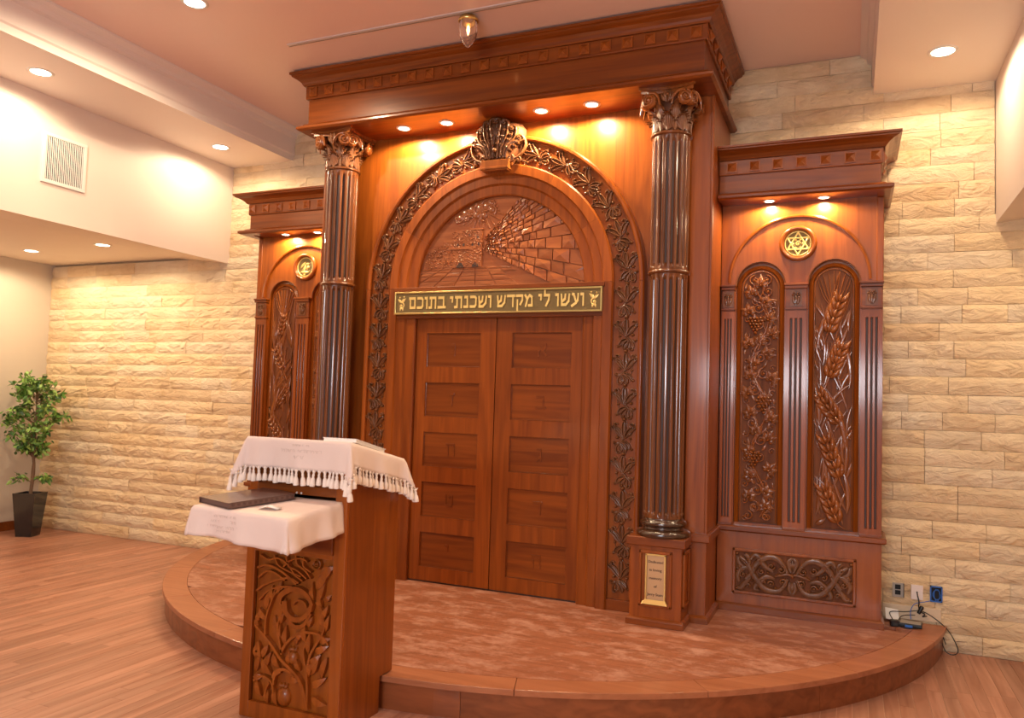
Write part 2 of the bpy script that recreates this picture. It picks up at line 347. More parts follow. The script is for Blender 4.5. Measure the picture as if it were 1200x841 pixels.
# far area behind the camera gets a plain plank surface
planks = []
PW = 0.0857
rng = random.Random(3)
x = -XL
while x < 4.6:
    y = -0.005
    first = True
    while y > -4.6:
        ln = rng.uniform(0.5, 1.5) if not first else rng.uniform(0.25, 1.3); first = False
        y1 = max(y - ln, -4.6)
        cx_, cy_ = x + PW / 2, (y + y1) / 2
        inside = all(math.hypot(px_, py_ - 0.53) < 3.36 for px_ in (x, x + PW) for py_ in (y, y1))
        vis = False
        for px_ in (x, x + PW):
            for t in (0, 0.25, 0.5, 0.75, 1):
                q = to_px(px_, y + (y1 - y) * t, 0)
                if q and -8 < q[0] < 1208 and q[1] < 850 and math.hypot(px_, y + (y1 - y) * t - 0.53) > 3.40: vis = True
        if vis and not inside:
            qa = to_px(x, cy_, 0); qb = to_px(x + PW, cy_, 0)
            planks.append((math.hypot(qa[0] - qb[0], qa[1] - qb[1]) * math.sqrt(y - y1), x, y1, y))
        y = y1 - 0.0012
    x += PW
planks.sort(key=lambda p: -p[0])
ub = MB().box(-0.5, 0.5, -0.5, 0.5, -0.5, 0.5).build('plank_source', W['floor']); UB = ub.data; bpy.data.objects.remove(ub)
for i, (_, x0, y0, y1) in enumerate(planks[:296]):
    link_mesh('plank', UB, fl, (x0 + PW / 2, (y0 + y1) / 2, -0.0055), scale=(PW - 0.0020, y1 - y0, 0.011))
mb = MB()
for _, x0, y0, y1 in planks[296:]: mb.box(x0 + 0.0006, x0 + PW - 0.0006, y0, y1, -0.011, 0)
stuff(mb.build('planks', W['floor'], fl))
mb = MB()
for k in range(60):
    mb.box(-6.6 + k * 0.22, -6.6 + k * 0.22 + 0.218, -12.4, -4.603, -0.011, 0)
stuff(mb.build('planks', W['floor'], fl))

# ---- stone wall
wb = struct(MB().box(-XL - 0.1, 8, 0.035, 0.15, -0.05, 5.0).build('wall_back', plain('mortar', (0.40, 0.29, 0.19), 0.9)))
CH = 0.1357
variants = []
rs = random.Random(11)
for k in range(16):
    nx, nz = 8, 4; P = []
    ridge = [rs.uniform(0.45, 0.8) for _ in range(nx + 1)]
    for j in range(nz + 1):
        row = []
        for i in range(nx + 1):
            ex = min(i, nx - i) == 0; ez = min(j, nz - j) == 0; t = j / nz
            prof_ = 0.019 * (1 - abs(t - ridge[i]) / max(ridge[i], 1 - ridge[i])) ** 0.7 if not ez else 0
            b = (0.002 if ez else 0.0) - (prof_ * rs.uniform(0.55, 1.1)) * (0.6 if ex else 1.0) + (rs.uniform(-0.003, 0.003) if not ez else 0)
            row.append((i / nx - 0.5 + (0 if ex else rs.uniform(-.04, .04)), b, (t - 0.5) + (0 if ez else rs.uniform(-.07, .07))))
        P.append(row)
    mb = MB().grid(P, k % 3 == 0)
    e = [P[0][i] for i in range(nx + 1)] + [P[j][nx] for j in range(1, nz + 1)] + [P[nz][i] for i in range(nx - 1, -1, -1)] + [P[j][0] for j in range(nz - 1, 0, -1)]
    mb.grid([e, [(a, 0.035, c) for a, b, c in e]], False, True)
    o = mb.build('stone_source', STONE); variants.append(o.data); bpy.data.objects.remove(o)
nst = 0; far_mb = MB()
for c in range(34):
    z0 = c * CH; z1 = z0 + CH; zc = (z0 + z1) / 2
    x = -XL
    xr = 4.15 if zc < H3 + 0.08 else (XW - 0.005)
    if zc > H3 + 0.08: x = -XW
    if zc > H2 + 0.03: x = -XB; xr = XB
    rowhid = x
    first = True
    while x < xr - 0.01:
        ln = rs.uniform(0.38, 0.85)
        if x > 2.5: ln = rs.uniform(0.26, 0.62)
        if first: ln *= rs.uniform(0.4, 1.0); first = False
        x1 = min(x + ln, xr)
        if xr - x1 < 0.12: x1 = xr
        hid = (x > -1.70 and x1 < 1.70 and z1 < 4.5) or (x > -2.86 and x1 < 1.7 and z1 < 3.62) or (x > -1.7 and x1 < 2.86 and z1 < 3.62)
        if not hid:
            if c == 33: z1 = H1 - 0.002; 
            o = link_mesh('stone', rs.choice(variants), wb, ((x + x1) / 2, rs.uniform(-0.003, 0.004), (z0 + z1) / 2), scale=(x1 - x - 0.0030, 1, z1 - z0 - 0.0022))
            nst += 1
        x = x1
for c in range(24):      # right of the frame
    z0 = c * CH; x = 4.15
    while x < 6.6:
        x1 = x + rs.uniform(0.4, 0.7); far_mb.box(x, x1 - 0.003, rs.uniform(-0.012, 0.0), 0.035, z0, min(z0 + CH - 0.003, H3)); x = x1
stuff(far_mb.build('stones', STONE, wb))
print('stones', nst, 'planks', len(planks))

# ---- ceilings and bulkheads
Yb = -12.5
mb = MB()
mb.box(-XB + 0.0, XB - 0.0, Yb, 0.035, H1, H1 + 0.1)
struct(mb.build('ceiling', PAINTC))
for sgn, tn in ((-1, 'trim_1'), (1, 'trim_2')):
    mb = MB()
    # beam face with stepped crown (profile in x,z swept along y)
    prof = [(XB - 0.085, H1), (XB - 0.085, H1 - 0.02), (XB - 0.04, H1 - 0.05), (XB - 0.03, H1 - 0.085), (XB - 0.0, H1 - 0.10), (XB, H2 + 0.075), (XB + 0.012, H2 + 0.06), (XB + 0.012, H2),
            (XW, H2), (XW, H2 + 0.5), (XB - 0.085, H2 + 0.5)]
    n = len(prof); vs = [(sgn * a, Yb, z) for a, z in prof] + [(sgn * a, 0.035, z) for a, z in prof]
    mb.add(vs, [(i, (i + 1) % n, (i + 1) % n + n, i + n) for i in range(n)])
    struct(mb.build(tn, PAINT))
    mb = MB()
    # bulkhead wall and low ceiling
    prof = [(XW, H2), (XW, H3 + 0.005), (XW + 0.78, H3 + 0.10), (XL + 0.05, H3 + 0.10), (XL + 0.05, H2 + 0.2), (XW, H2 + 0.2)]
    n = len(prof); vs = [(sgn * a, Yb, z) for a, z in prof] + [(sgn * a, 0.035, z) for a, z in prof]
    mb.add(vs, [(i, (i + 1) % n, (i + 1) % n + n, i + n) for i in range(n)])
    struct(mb.build('trim_3' if sgn < 0 else 'trim_4', WALLP))
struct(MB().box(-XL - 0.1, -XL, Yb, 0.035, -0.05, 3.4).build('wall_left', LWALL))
struct(MB().box(XL, XL + 0.1, Yb, 0.035, -0.05, 3.4).build('wall_right', LWALL))
struct(MB().box(-XL, -XL + 0.018, Yb, 0.0, 0, 0.11).build('baseboard_left', W['h'], None, 0.004))

# ================================================================== PLATFORM
PZ = 0.19; CC = (0, 0.53)
pl = empty('platform', 'low round-fronted wooden platform under the carved cabinet wall', 'platform', loc=(0, -1.4, 0))
pl_off = Vector((0, 1.4, 0))
def onpl(o): o.parent = pl; o.location = o.location + pl_off; return o
def arcpts(r, a0, a1, n): return [(r * math.cos(a0 + (a1 - a0) * i / n), 0.53 + r * math.sin(a0 + (a1 - a0) * i / n)) for i in range(n + 1)]
aw = math.asin(0.535 / 3.37)
core = [(x, min(y, -0.026)) for x, y in arcpts(3.37, -PI + aw, -aw, 60)]
onpl(MB().prism_z(core, 0.0, PZ - 0.036).build('core', GAP))
edge_a = [-PI + math.asin(0.53 / 3.42)] + [R(-162 + 18 * k) for k in range(9)] + [-math.asin(0.53 / 3.42)]
for i in range(len(edge_a) - 1):
    a0, a1 = edge_a[i] + 0.0004, edge_a[i + 1] - 0.0004
    if a1 - a0 < 0.01: continue
    n = 10
    poly = arcpts(3.425, a0, a1, n) + arcpts(3.24, a1, a0, n)
    poly = [(x, min(y, -0.026)) for x, y in poly]
    onpl(MB().prism_z(poly, PZ - 0.034, PZ).build('nosing_board', W['nose'], None, 0.003))
rb = [-PI + math.asin(0.53 / 3.4), R(-149), R(-113), R(-77), R(-41), -math.asin(0.53 / 3.4)]
for i in range(5):
    a0, a1 = rb[i] + 0.0004, rb[i + 1] - 0.0004
    poly = arcpts(3.40, a0, a1, 14) + arcpts(3.375, a1, a0, 14); poly = [(x, min(y, -0.026)) for x, y in poly]
    onpl(MB().prism_z(poly, 0.0, PZ - 0.035).build('riser_panel', W['riser']))
disc = arcpts(3.238, -PI + 0.13, -0.13, 70)
y = -2.71; rg = random.Random(5)
while y < -0.3:
    x = -3.3 + rg.uniform(-0.5, 0)
    while x < 3.3:
        x1 = x + rg.uniform(0.7, 1.7)
        c = clip_convex([(x + .0004, y + .0004), (x1 - .0004, y + .0004), (x1 - .0004, y + 0.0899), (x + .0004, y + 0.0899)], disc)
        if c and parea(c) > 0.002 and not (abs((x + x1) / 2) < 2.9 and y > -0.4):
            onpl(MB().prism_z(c, PZ - 0.035, PZ - 0.0008).build('deck_board', W['deck']))
        x = x1
    y += 0.0903
# deck under the cabinets
c = clip_convex([(-3.3, y + 0.001), (3.3, y + 0.001), (3.3, -0.026), (-3.3, -0.026)], disc)
onpl(MB().prism_z(c, PZ - 0.035, PZ - 0.0008).build('deck_panel', W['deck']))
pl.location = (0, -1.4, 0)

# ================================================================== ARK (central)
ark = empty('wall_cabinet', 'tall central arched cherry cabinet with double doors and carved relief', 'cabinet', loc=(0, 0, PZ))
class Off:      # helper: children of an empty placed at loc, geometry written in world coordinates
    def __init__(s, e): s.e = e; s.l = e.location.copy()
    def __call__(s, o, parent=None):
        o.parent = parent or s.e; o.matrix_parent_inverse = Matrix.Identity(4)
        o.location = o.location - (s.l if parent is None else Vector((0, 0, 0))); return o
A = Off(ark)
def part(A_, name, mb, m, parent=None, bevel=0.0): return A_(mb.build(name, m, None, bevel), parent)
ZC = 2.70; YF = -0.86; RO = 1.24
# body sides and back
part(A, 'side_panel', MB().box(1.735, 1.76, YF, 0, PZ, 4.10), W['v'], bevel=0.003)
part(A, 'side_panel', MB().box(-1.76, -1.735, YF, 0, PZ, 4.10), W['v'], bevel=0.003)
part(A, 'back_panel', MB().box(-1.72, 1.72, -0.74, -0.70, PZ, 4.10), W['vp'])
# front surround plate with arched opening
def arch_plate(mb, half, z0, ztop, r, cz, y0, y1, cx=0, n=40, zspring=None):
    zs = cz
    for sgn in (-1, 1): mb.box(min(cx + sgn * r, cx + sgn * half), max(cx + sgn * r, cx + sgn * half), y0, y1, z0, zs)
    arc = []; outp = []
    for i in range(n + 1):
        a = PI * i / n; arc.append((cx + r * math.cos(a), cz + r * math.sin(a)))
        dx, dz = math.cos(a), math.sin(a)
        t = min(half / max(abs(dx), 1e-6), (ztop - cz) / max(dz, 1e-6)); outp.append((cx + dx * t, cz + dz * t))
    ca = math.atan2(ztop - cz, half)
    for i in range(n):
        q = [arc[i], outp[i]]
        a0, a1 = PI * i / n, PI * (i + 1) / n
        if a0 < ca < a1: q.append((cx + half, ztop))
        if a0 < PI - ca < a1: q.append((cx - half, ztop))
        q += [outp[i + 1], arc[i + 1]]
        m = len(q); vs = [(x, y0, z) for x, z in q] + [(x, y1, z) for x, z in q]
        mb.add(vs, [tuple(range(m)), (m - 1, 0, m, 2 * m - 1)])
    return mb
part(A, 'surround_panel', arch_plate(MB(), 1.735, PZ, 4.10, RO, ZC, -0.77, -0.741), W['vp'])
# vine field (behind the vine), inner edge 1.02
mb = MB()
prof = [(1.00, -0.838), (1.25, -0.838), (1.25, -0.745), (1.00, -0.745)]
mb.arc_sweep(prof, 0, ZC, 0, PI, 48)
for s in (-1, 1): mb.box(min(s * 1.0, s * 1.25), max(s * 1.0, s * 1.25), -0.838, -0.745, PZ, ZC)
part(A, 'vine_field', mb, W['vp'])
# outer moulding, half round
prof = [(1.222, -0.83), (1.222, -0.868), (1.232, -0.880), (1.250, -0.880), (1.262, -0.868), (1.262, -0.765), (1.24, -0.765), (1.24, -0.83)]
mb = MB().arc_sweep(prof, 0, ZC, 0, PI, 60)
part(A, 'arch_moulding', mb, W['v'], bevel=0.0015)
for s in (-1, 1):
    p = [(s * r, y) for r, y in prof]
    if s < 0: p = p[::-1]
    part(A, 'upright_moulding', MB().prism_z(p, PZ + 0.08, ZC - 0.002), W['v'], bevel=0.0015)
    part(A, 'plinth_block', MB().box(min(s * 1.02, s * 1.262), max(s * 1.02, s * 1.262), -0.872, -0.765, PZ, PZ + 0.08), W['h'], bevel=0.003)
# stepped inner arch in six segments
step = [(0.765, -0.80), (0.765, -0.832), (0.775, -0.840), (0.845, -0.842), (0.853, -0.852), (0.86, -0.862), (0.925, -0.862), (0.932, -0.872), (0.938, -0.884), (1.008, -0.884), (1.02, -0.872), (1.02, -0.80)]
for k in range(6):
    a0 = PI * k / 6 + 0.0006; a1 = PI * (k + 1) / 6 - 0.0006
    part(A, 'arch_segment', MB().arc_sweep(step, 0, ZC, a0, a1, 8), W['v'])
for s in (-1, 1):
    p = [(s * r, y) for r, y in step]
    if s < 0: p = p[::-1]
    part(A, 'jamb', MB().prism_z(p, PZ, ZC - 0.0012), W['v'])
# lintel and sill around the inscription
part(A, 'lintel', MB().box(-0.94, 0.94, -0.872, -0.76, 2.435, 2.70), W['h'], bevel=0.002)
part(A, 'sill_moulding', MB().box(-0.955, 0.955, -0.905, -0.80, 2.664, 2.700), W['h'], bevel=0.004)
# inscription board
sg = part(A, 'inscription_board', MB().box(-0.94, 0.94, -0.898, -0.86, 2.468, 2.660), GOLDM, bevel=0.002)
lab(sg, 'gold framed board with raised Hebrew letters above the doors')
fr = MB()
for b in ((-0.94, 0.94, -0.91, -0.895, 2.648, 2.662), (-0.94, 0.94, -0.91, -0.895, 2.466, 2.480), (-0.94, -0.926, -0.91, -0.895, 2.48, 2.648), (0.926, 0.94, -0.91, -0.895, 2.48, 2.648)): fr.box(*b)
fr.build('gold_frame', BRASS, sg, 0.002).location = (0, 0, 0)
TXT = '\u05d5\u05e2\u05e9\u05d5 \u05dc\u05d9 \u05de\u05e7\u05d3\u05e9 \u05d5\u05e9\u05db\u05e0\u05ea\u05d9 \u05d1\u05ea\u05d5\u05db\u05dd'
SZ = 0.094
tot = sum((0.42 if ch == ' ' else GLY[ch][0] + 0.20) for ch in TXT) * SZ; kx = 1.60 / tot; xx = 0.80
for ch in TXT:
    if ch == ' ': xx -= 0.42 * SZ * kx; continue
    xx -= (GLY[ch][0] + 0.10) * SZ * kx
    o = glyph(ch, SZ, 0.008, 1.15).build('letter', GOLDL, sg); o.location = (xx, -0.897, 2.518); o.scale = (kx, 1, 1)
    xx -= 0.10 * SZ * kx
for s in (-1, 1):
    mb = MB()
    mb.spiral(0, -0.02, 0.028, 1.2, PI / 2, 0.006, 0.006); mb.leafr(0, 0.0, PI / 2 + 0.5, 0.06, 0.013, 0.006, 0.6); mb.leafr(0.0, 0.0, PI / 2 - 0.6, 0.055, 0.012, 0.006, -0.6)
    mb.leafr(0, -0.03, -PI / 2 - 0.6, 0.04, 0.010, 0.006, 0.5); mb.leafr(0, -0.03, -PI / 2 + 0.6, 0.04, 0.010, 0.006, -0.5); mb.dome(0.02, 0.05, 0.008); mb.dome(-0.024, 0.055, 0.008)
    o = mb.build('floral_corner', GOLDL, sg); o.location = (s * 0.872, -0.898, 2.565); o.scale = (s, 1, 1)

# doors
DZ0, DZ1 = PZ + 0.012, 2.436
for s in (1, -1):
    xa, xb = (0.004, 0.762); pxa, pxb = 0.146, 0.664
    mb = MB(); yf, yb = -0.800, -0.765
    def bx(a, b, z0, z1, y0=yf): mb.box(min(s * a, s * b), max(s * a, s * b), y0, yb, z0, z1)
    bx(xa, pxa, DZ0, DZ1); bx(pxb, xb, DZ0, DZ1)
    zt = [2.313 - 0.426 * i for i in range(5)]; hh = 0.292
    edges = [DZ1] + [v for q in zt for v in (q, q - hh)] + [DZ0]
    for i in range(0, len(edges), 2): bx(pxa, pxb, edges[i + 1], edges[i])
    d = part(A, 'door', mb, W['v'])
    lab(d, 'right leaf of the double doors' if s > 0 else 'left leaf of the double doors')
    letters = '\u05d0\u05d1\u05d2\u05d3\u05d4' if s > 0 else '\u05d5\u05d6\u05d7\u05d8\u05d9'
    for i, zz in enumerate(zt):
        m = MB().box(min(s * pxa, s * pxb) - .001, max(s * pxa, s * pxb) + .001, -0.784, -0.772, zz - hh - .001, zz + .001)
        d2 = m.build('door_panel', W['h'], d)
        c = MB(); e = 0.007
        xl, xr_ = min(s * pxa, s * pxb), max(s * pxa, s * pxb)
        # thin bead round each panel
        for a in ((xl, xl + e, zz - hh, zz), (xr_ - e, xr_, zz - hh, zz), (xl, xr_, zz - e, zz), (xl, xr_, zz - hh, zz - hh + e)): c.box(a[0], a[1], -0.792, -0.784, a[2], a[3])
        c.build('panel_bead', W['h'], d, 0.002)
        o = glyph(letters[i], 0.100, 0.006, 0.9).build('carved_letter', W['h'], d, 0.0008); o.location = (s * (pxa + pxb) / 2 - GLY[letters[i]][0] * 0.0475, -0.784, zz - hh / 2 - 0.045)
part(A, 'threshold', MB().box(-0.765, 0.765, -0.80, -0.72, PZ, PZ + 0.010), W['groove'])

# ---- carved relief in the tympanum
ZB = 2.70; RT = 0.768
half = [(RT * math.cos(PI * i / 40), ZB + RT * math.sin(PI * i / 40)) for i in range(41)]
rel = MB(); rel.prism_y(half, -0.800, -0.78)
rel = part(A, 'carved_relief', rel, W['relief']); lab(rel, 'half-round relief carving of a long stone wall, plaza and distant towers')
rk = random.Random(21)
def rpx(X, Y):     # zoomed reference coordinates to relief coordinates
    X = 460 + X / 5.0; Y = 230 + Y / 5.0
    return (X - 588.5) / 128.5, 2.705 + (336 - Y + (X - 588.5) * -0.012) / 144.0
VP = rpx(505, 292)
def relief_block(poly, h, inset=0.004):
    c = clip_convex(poly, half)
    if not c or parea(c) < 0.00012: return None
    cx_ = sum(p[0] for p in c) / len(c); cz_ = sum(p[1] for p in c) / len(c)
    k = max(0.55, 1 - inset * 2.2 / math.sqrt(parea(c))); k0 = max(0.75, 1 - 0.0026 * 2 / math.sqrt(parea(c)))
    a = [(cx_ + (p[0] - cx_) * k0, cz_ + (p[1] - cz_) * k0) for p in c]; b = [(cx_ + (p[0] - cx_) * k, cz_ + (p[1] - cz_) * k) for p in c]
    n = len(c); h2 = h
    m = MB(); vs = [(x, -0.8, z) for x, z in a] + [(x, -0.8 - h2 - rk.uniform(-0.3, 0.3) * h2, z) for x, z in b]
    vs.append((cx_ + rk.uniform(-.2, .2) * (b[0][0] - cx_), -0.8 - h2 * rk.uniform(0.9, 1.5), cz_ + rk.uniform(-.2, .2) * (b[0][1] - cz_)))
    m.add(vs, [(i, (i + 1) % n, (i + 1) % n + n, i + n) for i in range(n)] + [(n + i, n + (i + 1) % n, 2 * n) for i in range(n)])
    return m, parea(c)
slopes = [-0.47, -0.33, -0.20, -0.06, 0.08, 0.20, 0.31, 0.41, 0.50, 0.59, 0.68, 0.77, 0.86, 0.95, 1.04]
small = MB(); nblk = 0
for j in range(len(slopes) - 1):
    t = 0.04 + rk.uniform(0, 0.01)
    while t < 1.05:
        t1 = t * rk.uniform(1.12, 1.27)
        m0, m1 = slopes[j], slopes[j + 1]
        poly = [(VP[0] + t, VP[1] + m0 * t), (VP[0] + t1, VP[1] + m0 * t1), (VP[0] + t1 + rk.uniform(-.004, .004), VP[1] + m1 * t1), (VP[0] + t, VP[1] + m1 * t)]
        rb_ = relief_block(poly, rk.uniform(0.009, 0.018))
        if rb_:
            if rb_[1] > 0.0011 and nblk < 150: rb_[0].build('stone_block', W['relief'], rel); nblk += 1
            else: small.add(rb_[0].v, rb_[0].f)
        t = t1
stuff(small.build('small_stone_blocks', W['relief'], rel))
# plaza flags: perspective grid
mb = MB()
hz = rpx(0, 415)[1]; rows_z = [hz - (hz - ZB - 0.0) * q for q in (0, 0.10, 0.24, 0.42, 0.66, 0.98)]
for i in range(5):
    za, zb_ = rows_z[i], rows_z[i + 1]
    ta, tb = (VP[1] - za), (VP[1] - zb_)
    for k in range(-14, 6):
        u0, u1 = k * 0.62 + 0.4 * 0, (k + 1) * 0.62
        poly = [(VP[0] + u0 * tb, zb_), (VP[0] + u1 * tb, zb_), (VP[0] + u1 * ta, za), (VP[0] + u0 * ta, za)]
        if poly[1][0] > VP[0] + 1.1 * tb + 0.16: continue
        rb_ = relief_block(poly, 0.006, 0.0025)
        if rb_: mb.add(rb_[0].v, rb_[0].f)
stuff(mb.build('plaza_flags', W['relief'], rel))
# distant building with towers, arches, rubble masonry
mb = MB()
def rbox(X0, Y0, X1, Y1, h):
    a = rpx(X0, Y1); b = rpx(X1, Y0); mb.box(a[0], b[0], -0.8 - h, -0.79, a[1], b[1])
rbox(180, 350, 370, 412, 0.006); rbox(360, 180, 470, 412, 0.012); rbox(470, 185, 540, 412, 0.016); rbox(300, 230, 362, 355, 0.008)
rbox(345, 285, 480, 300, 0.020); rbox(470, 170, 545, 182, 0.018)
mb.build('distant_building', W['relief'], rel)
mb = MB()
for (X, Y) in ((393, 271), (430, 271), (484, 271), (522, 271), (465, 212), (516, 226)):
    a = rpx(X - 5, Y + 8); b = rpx(X + 5, Y - 8); mb.box(a[0], b[0], -0.8 - 0.0175, -0.8, a[1], b[1])
for (X, Y, w_) in ((412, 412, 22), (505, 410, 20)):
    a = rpx(X, Y); pts = [(a[0] + w_ / 640 * math.cos(PI * k / 10), a[1] + w_ / 640 * 1.2 * math.sin(PI * k / 10)) for k in range(11)]
    mb.prism_y(pts, -0.8175, -0.8)
mb.build('window_openings', W['groove'], rel)
mb = MB()
for i in range(750):
    X = rk.uniform(190, 545); Y = rk.uniform(185, 408)
    if X < 360 and Y < 240 + (360 - X) * 0.4: continue
    a = rpx(X, Y)
    if math.hypot(a[0], a[1] - ZB) > RT - 0.02: continue
    dp = 0.016 if X > 470 else (0.012 if X > 360 else 0.006)
    mb.dome(a[0], a[1], rk.uniform(0.004, 0.009), rk.uniform(0.004, 0.009), 0.8 + dp, 5, 2)
stuff(mb.build('rubble_masonry', W['relief'], rel))
mb = MB()
for (X, Y, r_) in ((430, 75, 34), (470, 55, 40), (520, 50, 42), (560, 40, 40), (590, 60, 30), (500, 90, 34), (545, 95, 30), (400, 100, 30), (440, 110, 26), (380, 120, 20), (585, 20, 24)):
    a = rpx(X, Y); mb.spiral(a[0], a[1], r_ / 640, 1.0, rk.uniform(0, 6), 0.012, 0.012, rk.choice((-1, 1)), 0.8, ball=False); mb.dome(a[0], a[1], r_ / 900, 0.012, 0.8)
mb.build('clouds', W['relief'], rel)
mb = MB()
c0 = rpx(520, 60)
for k in range(15):
    a = R(-160 + k * 13 + 0); 
    p0 = (c0[0] + 0.09 * math.cos(a), c0[1] + 0.07 * math.sin(a)); p1 = (c0[0] + rk.uniform(0.16, 0.24) * math.cos(a), c0[1] + rk.uniform(0.13, 0.2) * math.sin(a))
    if math.hypot(p1[0], p1[1] - ZB) > RT - 0.015: continue
    mb.ribbon([p0, ((p0[0] + p1[0]) / 2, (p0[1] + p1[1]) / 2), p1], [0.003, 0.006, 0.008], 0.005, 0.8)
mb.build('sun_rays', W['relief'], rel)

# ---- vine sprigs
def sprig_mesh():
    mb = MB()
    mb.ribbon(cr([(0.045, -0.145), (0.055, -0.10), (0.024, -0.055), (0.0, -0.02), (0.0, 0.03)]), [0.007] * 25, 0.016)
    mb.loop(0.0, -0.03, R(90), 0.135, 0.017, 0.005, 0.024); mb.loop(-0.004, -0.03, R(112), 0.13, 0.019, 0.005, 0.024, 0, 0.35); mb.loop(0.004, -0.03, R(68), 0.13, 0.019, 0.005, 0.024, 0, -0.35)
    mb.ribbon(cr([(0, -0.03), (-0.040, 0.0), (-0.066, 0.045), (-0.062, 0.075)]), 0.007, 0.018); mb.ribbon(cr([(0, -0.03), (0.040, 0.0), (0.066, 0.045), (0.062, 0.075)]), 0.007, 0.018)
    mb.spiral(-0.060, 0.078, 0.018, 0.9, R(10), 0.007, 0.024, 1); mb.spiral(0.060, 0.078, 0.018, 0.9, R(170), 0.007, 0.024, -1)
    mb.dome(0.0, 0.122, 0.017, 0.024); mb.dome(0.016, 0.146, 0.012, 0.018)
    mb.dome(0.046, -0.020, 0.014, 0.022); mb.dome(-0.046, -0.028, 0.012, 0.018)
    mb.loop(0.016, -0.050, R(196), 0.085, 0.016, 0.005, 0.022, 0, 0.5); mb.loop(0.022, -0.060, R(222), 0.085, 0.016, 0.005, 0.024, 0, 0.4); mb.loop(0.028, -0.07, R(250), 0.065, 0.014, 0.005, 0.020, 0, 0.3)
    mb.leafr(0.024, -0.06, R(-10), 0.05, 0.011, 0.018, -0.8)
    mb.spiral(0.034, -0.126, 0.021, 1.0, R(30), 0.008, 0.024, -1); mb.dome(0.068, -0.062, 0.012, 0.018); mb.dome(-0.056, -0.110, 0.012, 0.018)
    o = mb.build('vine_sprig', W['carve']); me = o.data; bpy.data.objects.remove(o); return me
SPR = sprig_mesh()
rv = 1.122
pos = []
n_s = 9; zlo, zhi = 0.33, 2.70; pit = (zhi - zlo) / n_s
n_a = 6
for side in (1, -1):
    for k in range(n_s):
        pos.append((side * rv, zlo + pit * (k + 0.5), 0.0, (1 if k % 2 else -1) * side))
    for k in range(n_a):
        a = (k + 0.5) * (PI / 2 - 0.17) / n_a
        pos.append((side * rv * math.cos(a), ZC + rv * math.sin(a), side * a, (1 if (k + n_s) % 2 else -1) * side))
for (u, v, a, f) in pos:
    o = link_mesh('vine_sprig', SPR, None, (u, -0.838, v), (0, -a, 0), (f * 1.10, 1.1, 0.98)); A(o)
# thin connecting tendril along the field
for side in (1, -1):
    pts = []
    for k in range(0, 65):
        v = zlo + (zhi - zlo) * k / 64; pts.append((side * (rv + 0.058 * math.sin(PI * (v - zlo) / pit + (0 if side > 0 else 0))), v))
    part(A, 'tendril', MB().ribbon(pts, 0.0035, 0.007, 0.838), W['carve'])
    pts = []
    for k in range(0, 45):
        a = (PI / 2 - 0.2) * k / 44; rr = rv + 0.05 * math.sin(PI * n_s + a * n_a * PI / (PI / 2 - 0.17)); pts.append((side * rr * math.cos(a), ZC + rr * math.sin(a)))
    part(A, 'tendril', MB().ribbon(pts, 0.0035, 0.007, 0.838), W['carve'])

# ---- palmette keystone
ks = part(A, 'keystone', MB().prism_y([(-0.115, 3.645), (0.115, 3.645), (0.13, 3.735), (-0.13, 3.735)], -0.955, -0.83).box(-0.125, 0.125, -0.965, -0.84, 3.655, 3.675), W['carve2'], bevel=0.004)
lab(ks, 'carved scrolling palmette block at the top of the arch')
mb = MB()
def bulge(u, v): return 0.90 + 0.075 * max(0, 1 - (u / 0.27) ** 2) * (0.6 + 0.4 * (v - 3.7) / 0.35)
rows = []
for j in range(9):
    v = 3.70 + 0.34 * j / 8; hw = 0.12 + 0.11 * math.sin(min(1, j / 6) * PI / 2) - (0.03 if j == 8 else 0)
    rows.append([(hw * (i / 6 - 1), -(bulge(hw * (i / 6 - 1), v) - 0.03 - (0.05 if i in (0, 12) else 0)), v) for i in range(13)])
mb.grid(rows)
mb.build('palmette_core', W['ground'], ks)
mb = MB()
def brib(pts, wd, h=0.018, leaf=False):
    b0 = len(mb.v); mb.ribbon(pts, wd, h, 0, leaf)
    for i in range(b0, len(mb.v)):
        x, y, z = mb.v[i]; mb.v[i] = (x, y - bulge(x, z) + 0.03, z)
def bspi(u, v, r, tn, a0, wd, h, d):
    b0 = len(mb.v); mb.spiral(u, v, r, tn, a0, wd, h, d)
    for i in range(b0, len(mb.v)):
        x, y, z = mb.v[i]; mb.v[i] = (x, y - bulge(x, z) + 0.03, z)
